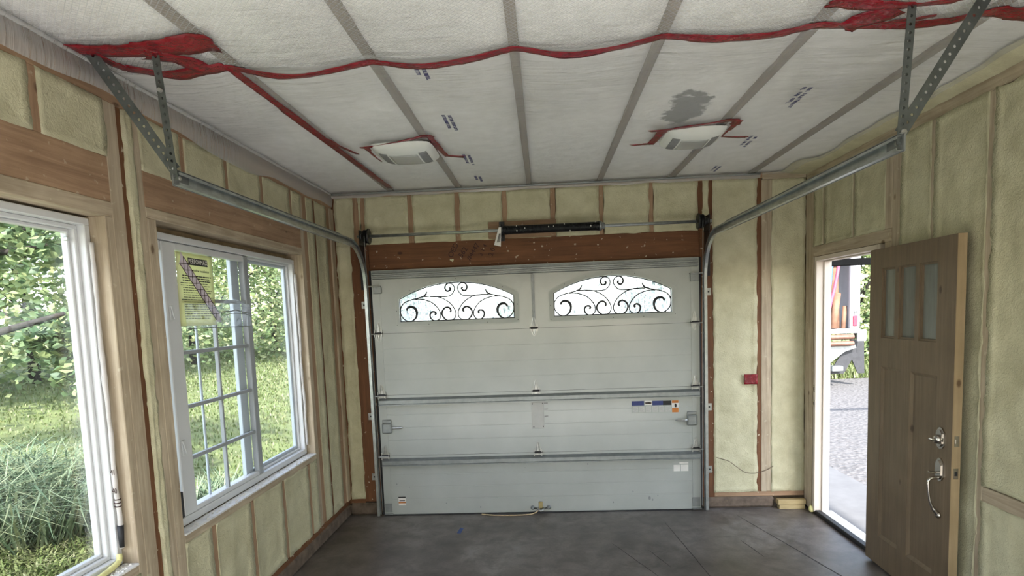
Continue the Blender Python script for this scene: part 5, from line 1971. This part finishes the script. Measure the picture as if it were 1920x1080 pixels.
P = catmull([(6.02, TY+.05, 1.2), (6.06, TY+.06, 1.6), (6.16, TY+.08, 2.0), (6.24, TY+.1, 2.4), (6.28, TY+.1, 2.72)], 8)
o = MB().path(P, .035, 8).build('pink_hose', plain('pink_hose', (.30, .06, .10), .5, 0, .2, 30), None, True)
tag(o, 'pink red hose hanging in back of truck', 'hose')
P = catmull([(5.98, TY+.15, 1.2), (6.0, TY+.16, 1.7), (6.08, TY+.18, 2.1), (6.13, TY+.2, 2.7)], 8)
o = MB().path(P, .07, 8).build('blue_hose', plain('blue_hose', (.08, .15, .30), .5, 0, .2, 30), None, True)
tag(o, 'thick blue hose hanging at left in back of truck', 'hose')
# porch beam
PB = thing('porch_beam', 'dark porch beam on a post beyond the entry door', 'beam', (4.2, 7.5, -.1))
MB().box(XR+.17, 5.9, 7.44, 7.56, 2.155, 2.235, .005).build('beam', plain('black_beam_paint', (.005, .005, .005), 1.0, 0, .2, 8), PB)
bpy.data.materials['black_beam_paint'].node_tree.nodes['Principled BSDF'].inputs['Specular IOR Level'].default_value = .05
MB().box(5.74, 5.88, 7.43, 7.57, -.12, 2.155, .005).build('post', Mdk, PB)
g_ = 'bushes behind the truck'
shrub('bright green bush directly right of the truck post', 8.9, 17.5, 1.0, 1, 1.0, group=g_, z=-.15)
shrub('tall green tree behind the truck', 10.8, 20.5, 1.6, 0, 2.0, group=g_, z=-.15, name='tall_tree', cat='tree')
shrub('bush on the left behind the truck', 6.3, 22.0, 1.3, 2, 3.0, group=g_, z=-.15)
shrub('bush far right beyond the gravel', 12.5, 17.0, 1.2, 1, 4.0, group=g_, z=-.15)
o = MB().box(5.0, 16, 14.7, 40, -.4, -.09).build('grass_verge', M['lawn'], origin=(10, 20, -.4))
tag(o, 'grass verge beyond the gravel behind the truck', 'verge', kind='structure')
n = 3000
g = np.random.default_rng(9)
bx_ = np.stack([g.uniform(5.6, 10, n), 14.6+g.uniform(0, 1, n)**1.5*5, np.full(n, -.10)], 1)
V, F = blades(g, bx_, g.uniform(.12, .35, n), g.uniform(.008, .02, n), .8)
o = np_mesh('verge_grass', V, F, M['grass'], None, (8, 16, -.1))
tag(o, 'grass blades on the verge behind the truck', 'grass', kind='stuff')
# planting in front of the garage, only glimpsed through the obscured panes
for i, (x, yv, s, k) in enumerate([(-5.5, 24, .7, 0), (-1.3, 26, .58, 1), (4.0, 25, .62, 2)]):
    shrub(['bush in front of garage at left, blurred by the obscured pane', 'bush in front of garage at centre, blurred by the obscured pane', 'bush in front of garage at right, blurred by the obscured pane'][i], x, yv, s, k, i*1.7, group='bushes in front of the garage', z=-.15)
# unseen hedge added to block low sky light at the open end
for i, (x, s_b, k) in enumerate([(-5.2, 1.0, 0), (-1.9, 1.1, 2), (1.3, 1.05, 1), (4.6, 1.1, 0)]):
    shrub(['leftmost bush added behind the camera to block low sky', 'bush second from left added behind the camera to block low sky', 'bush third from left added behind the camera to block low sky', 'rightmost bush added behind the camera to block low sky'][i], x, -9.5, s_b, k, i*1.1, group='added hedge blocking low sky light', z=-.15)
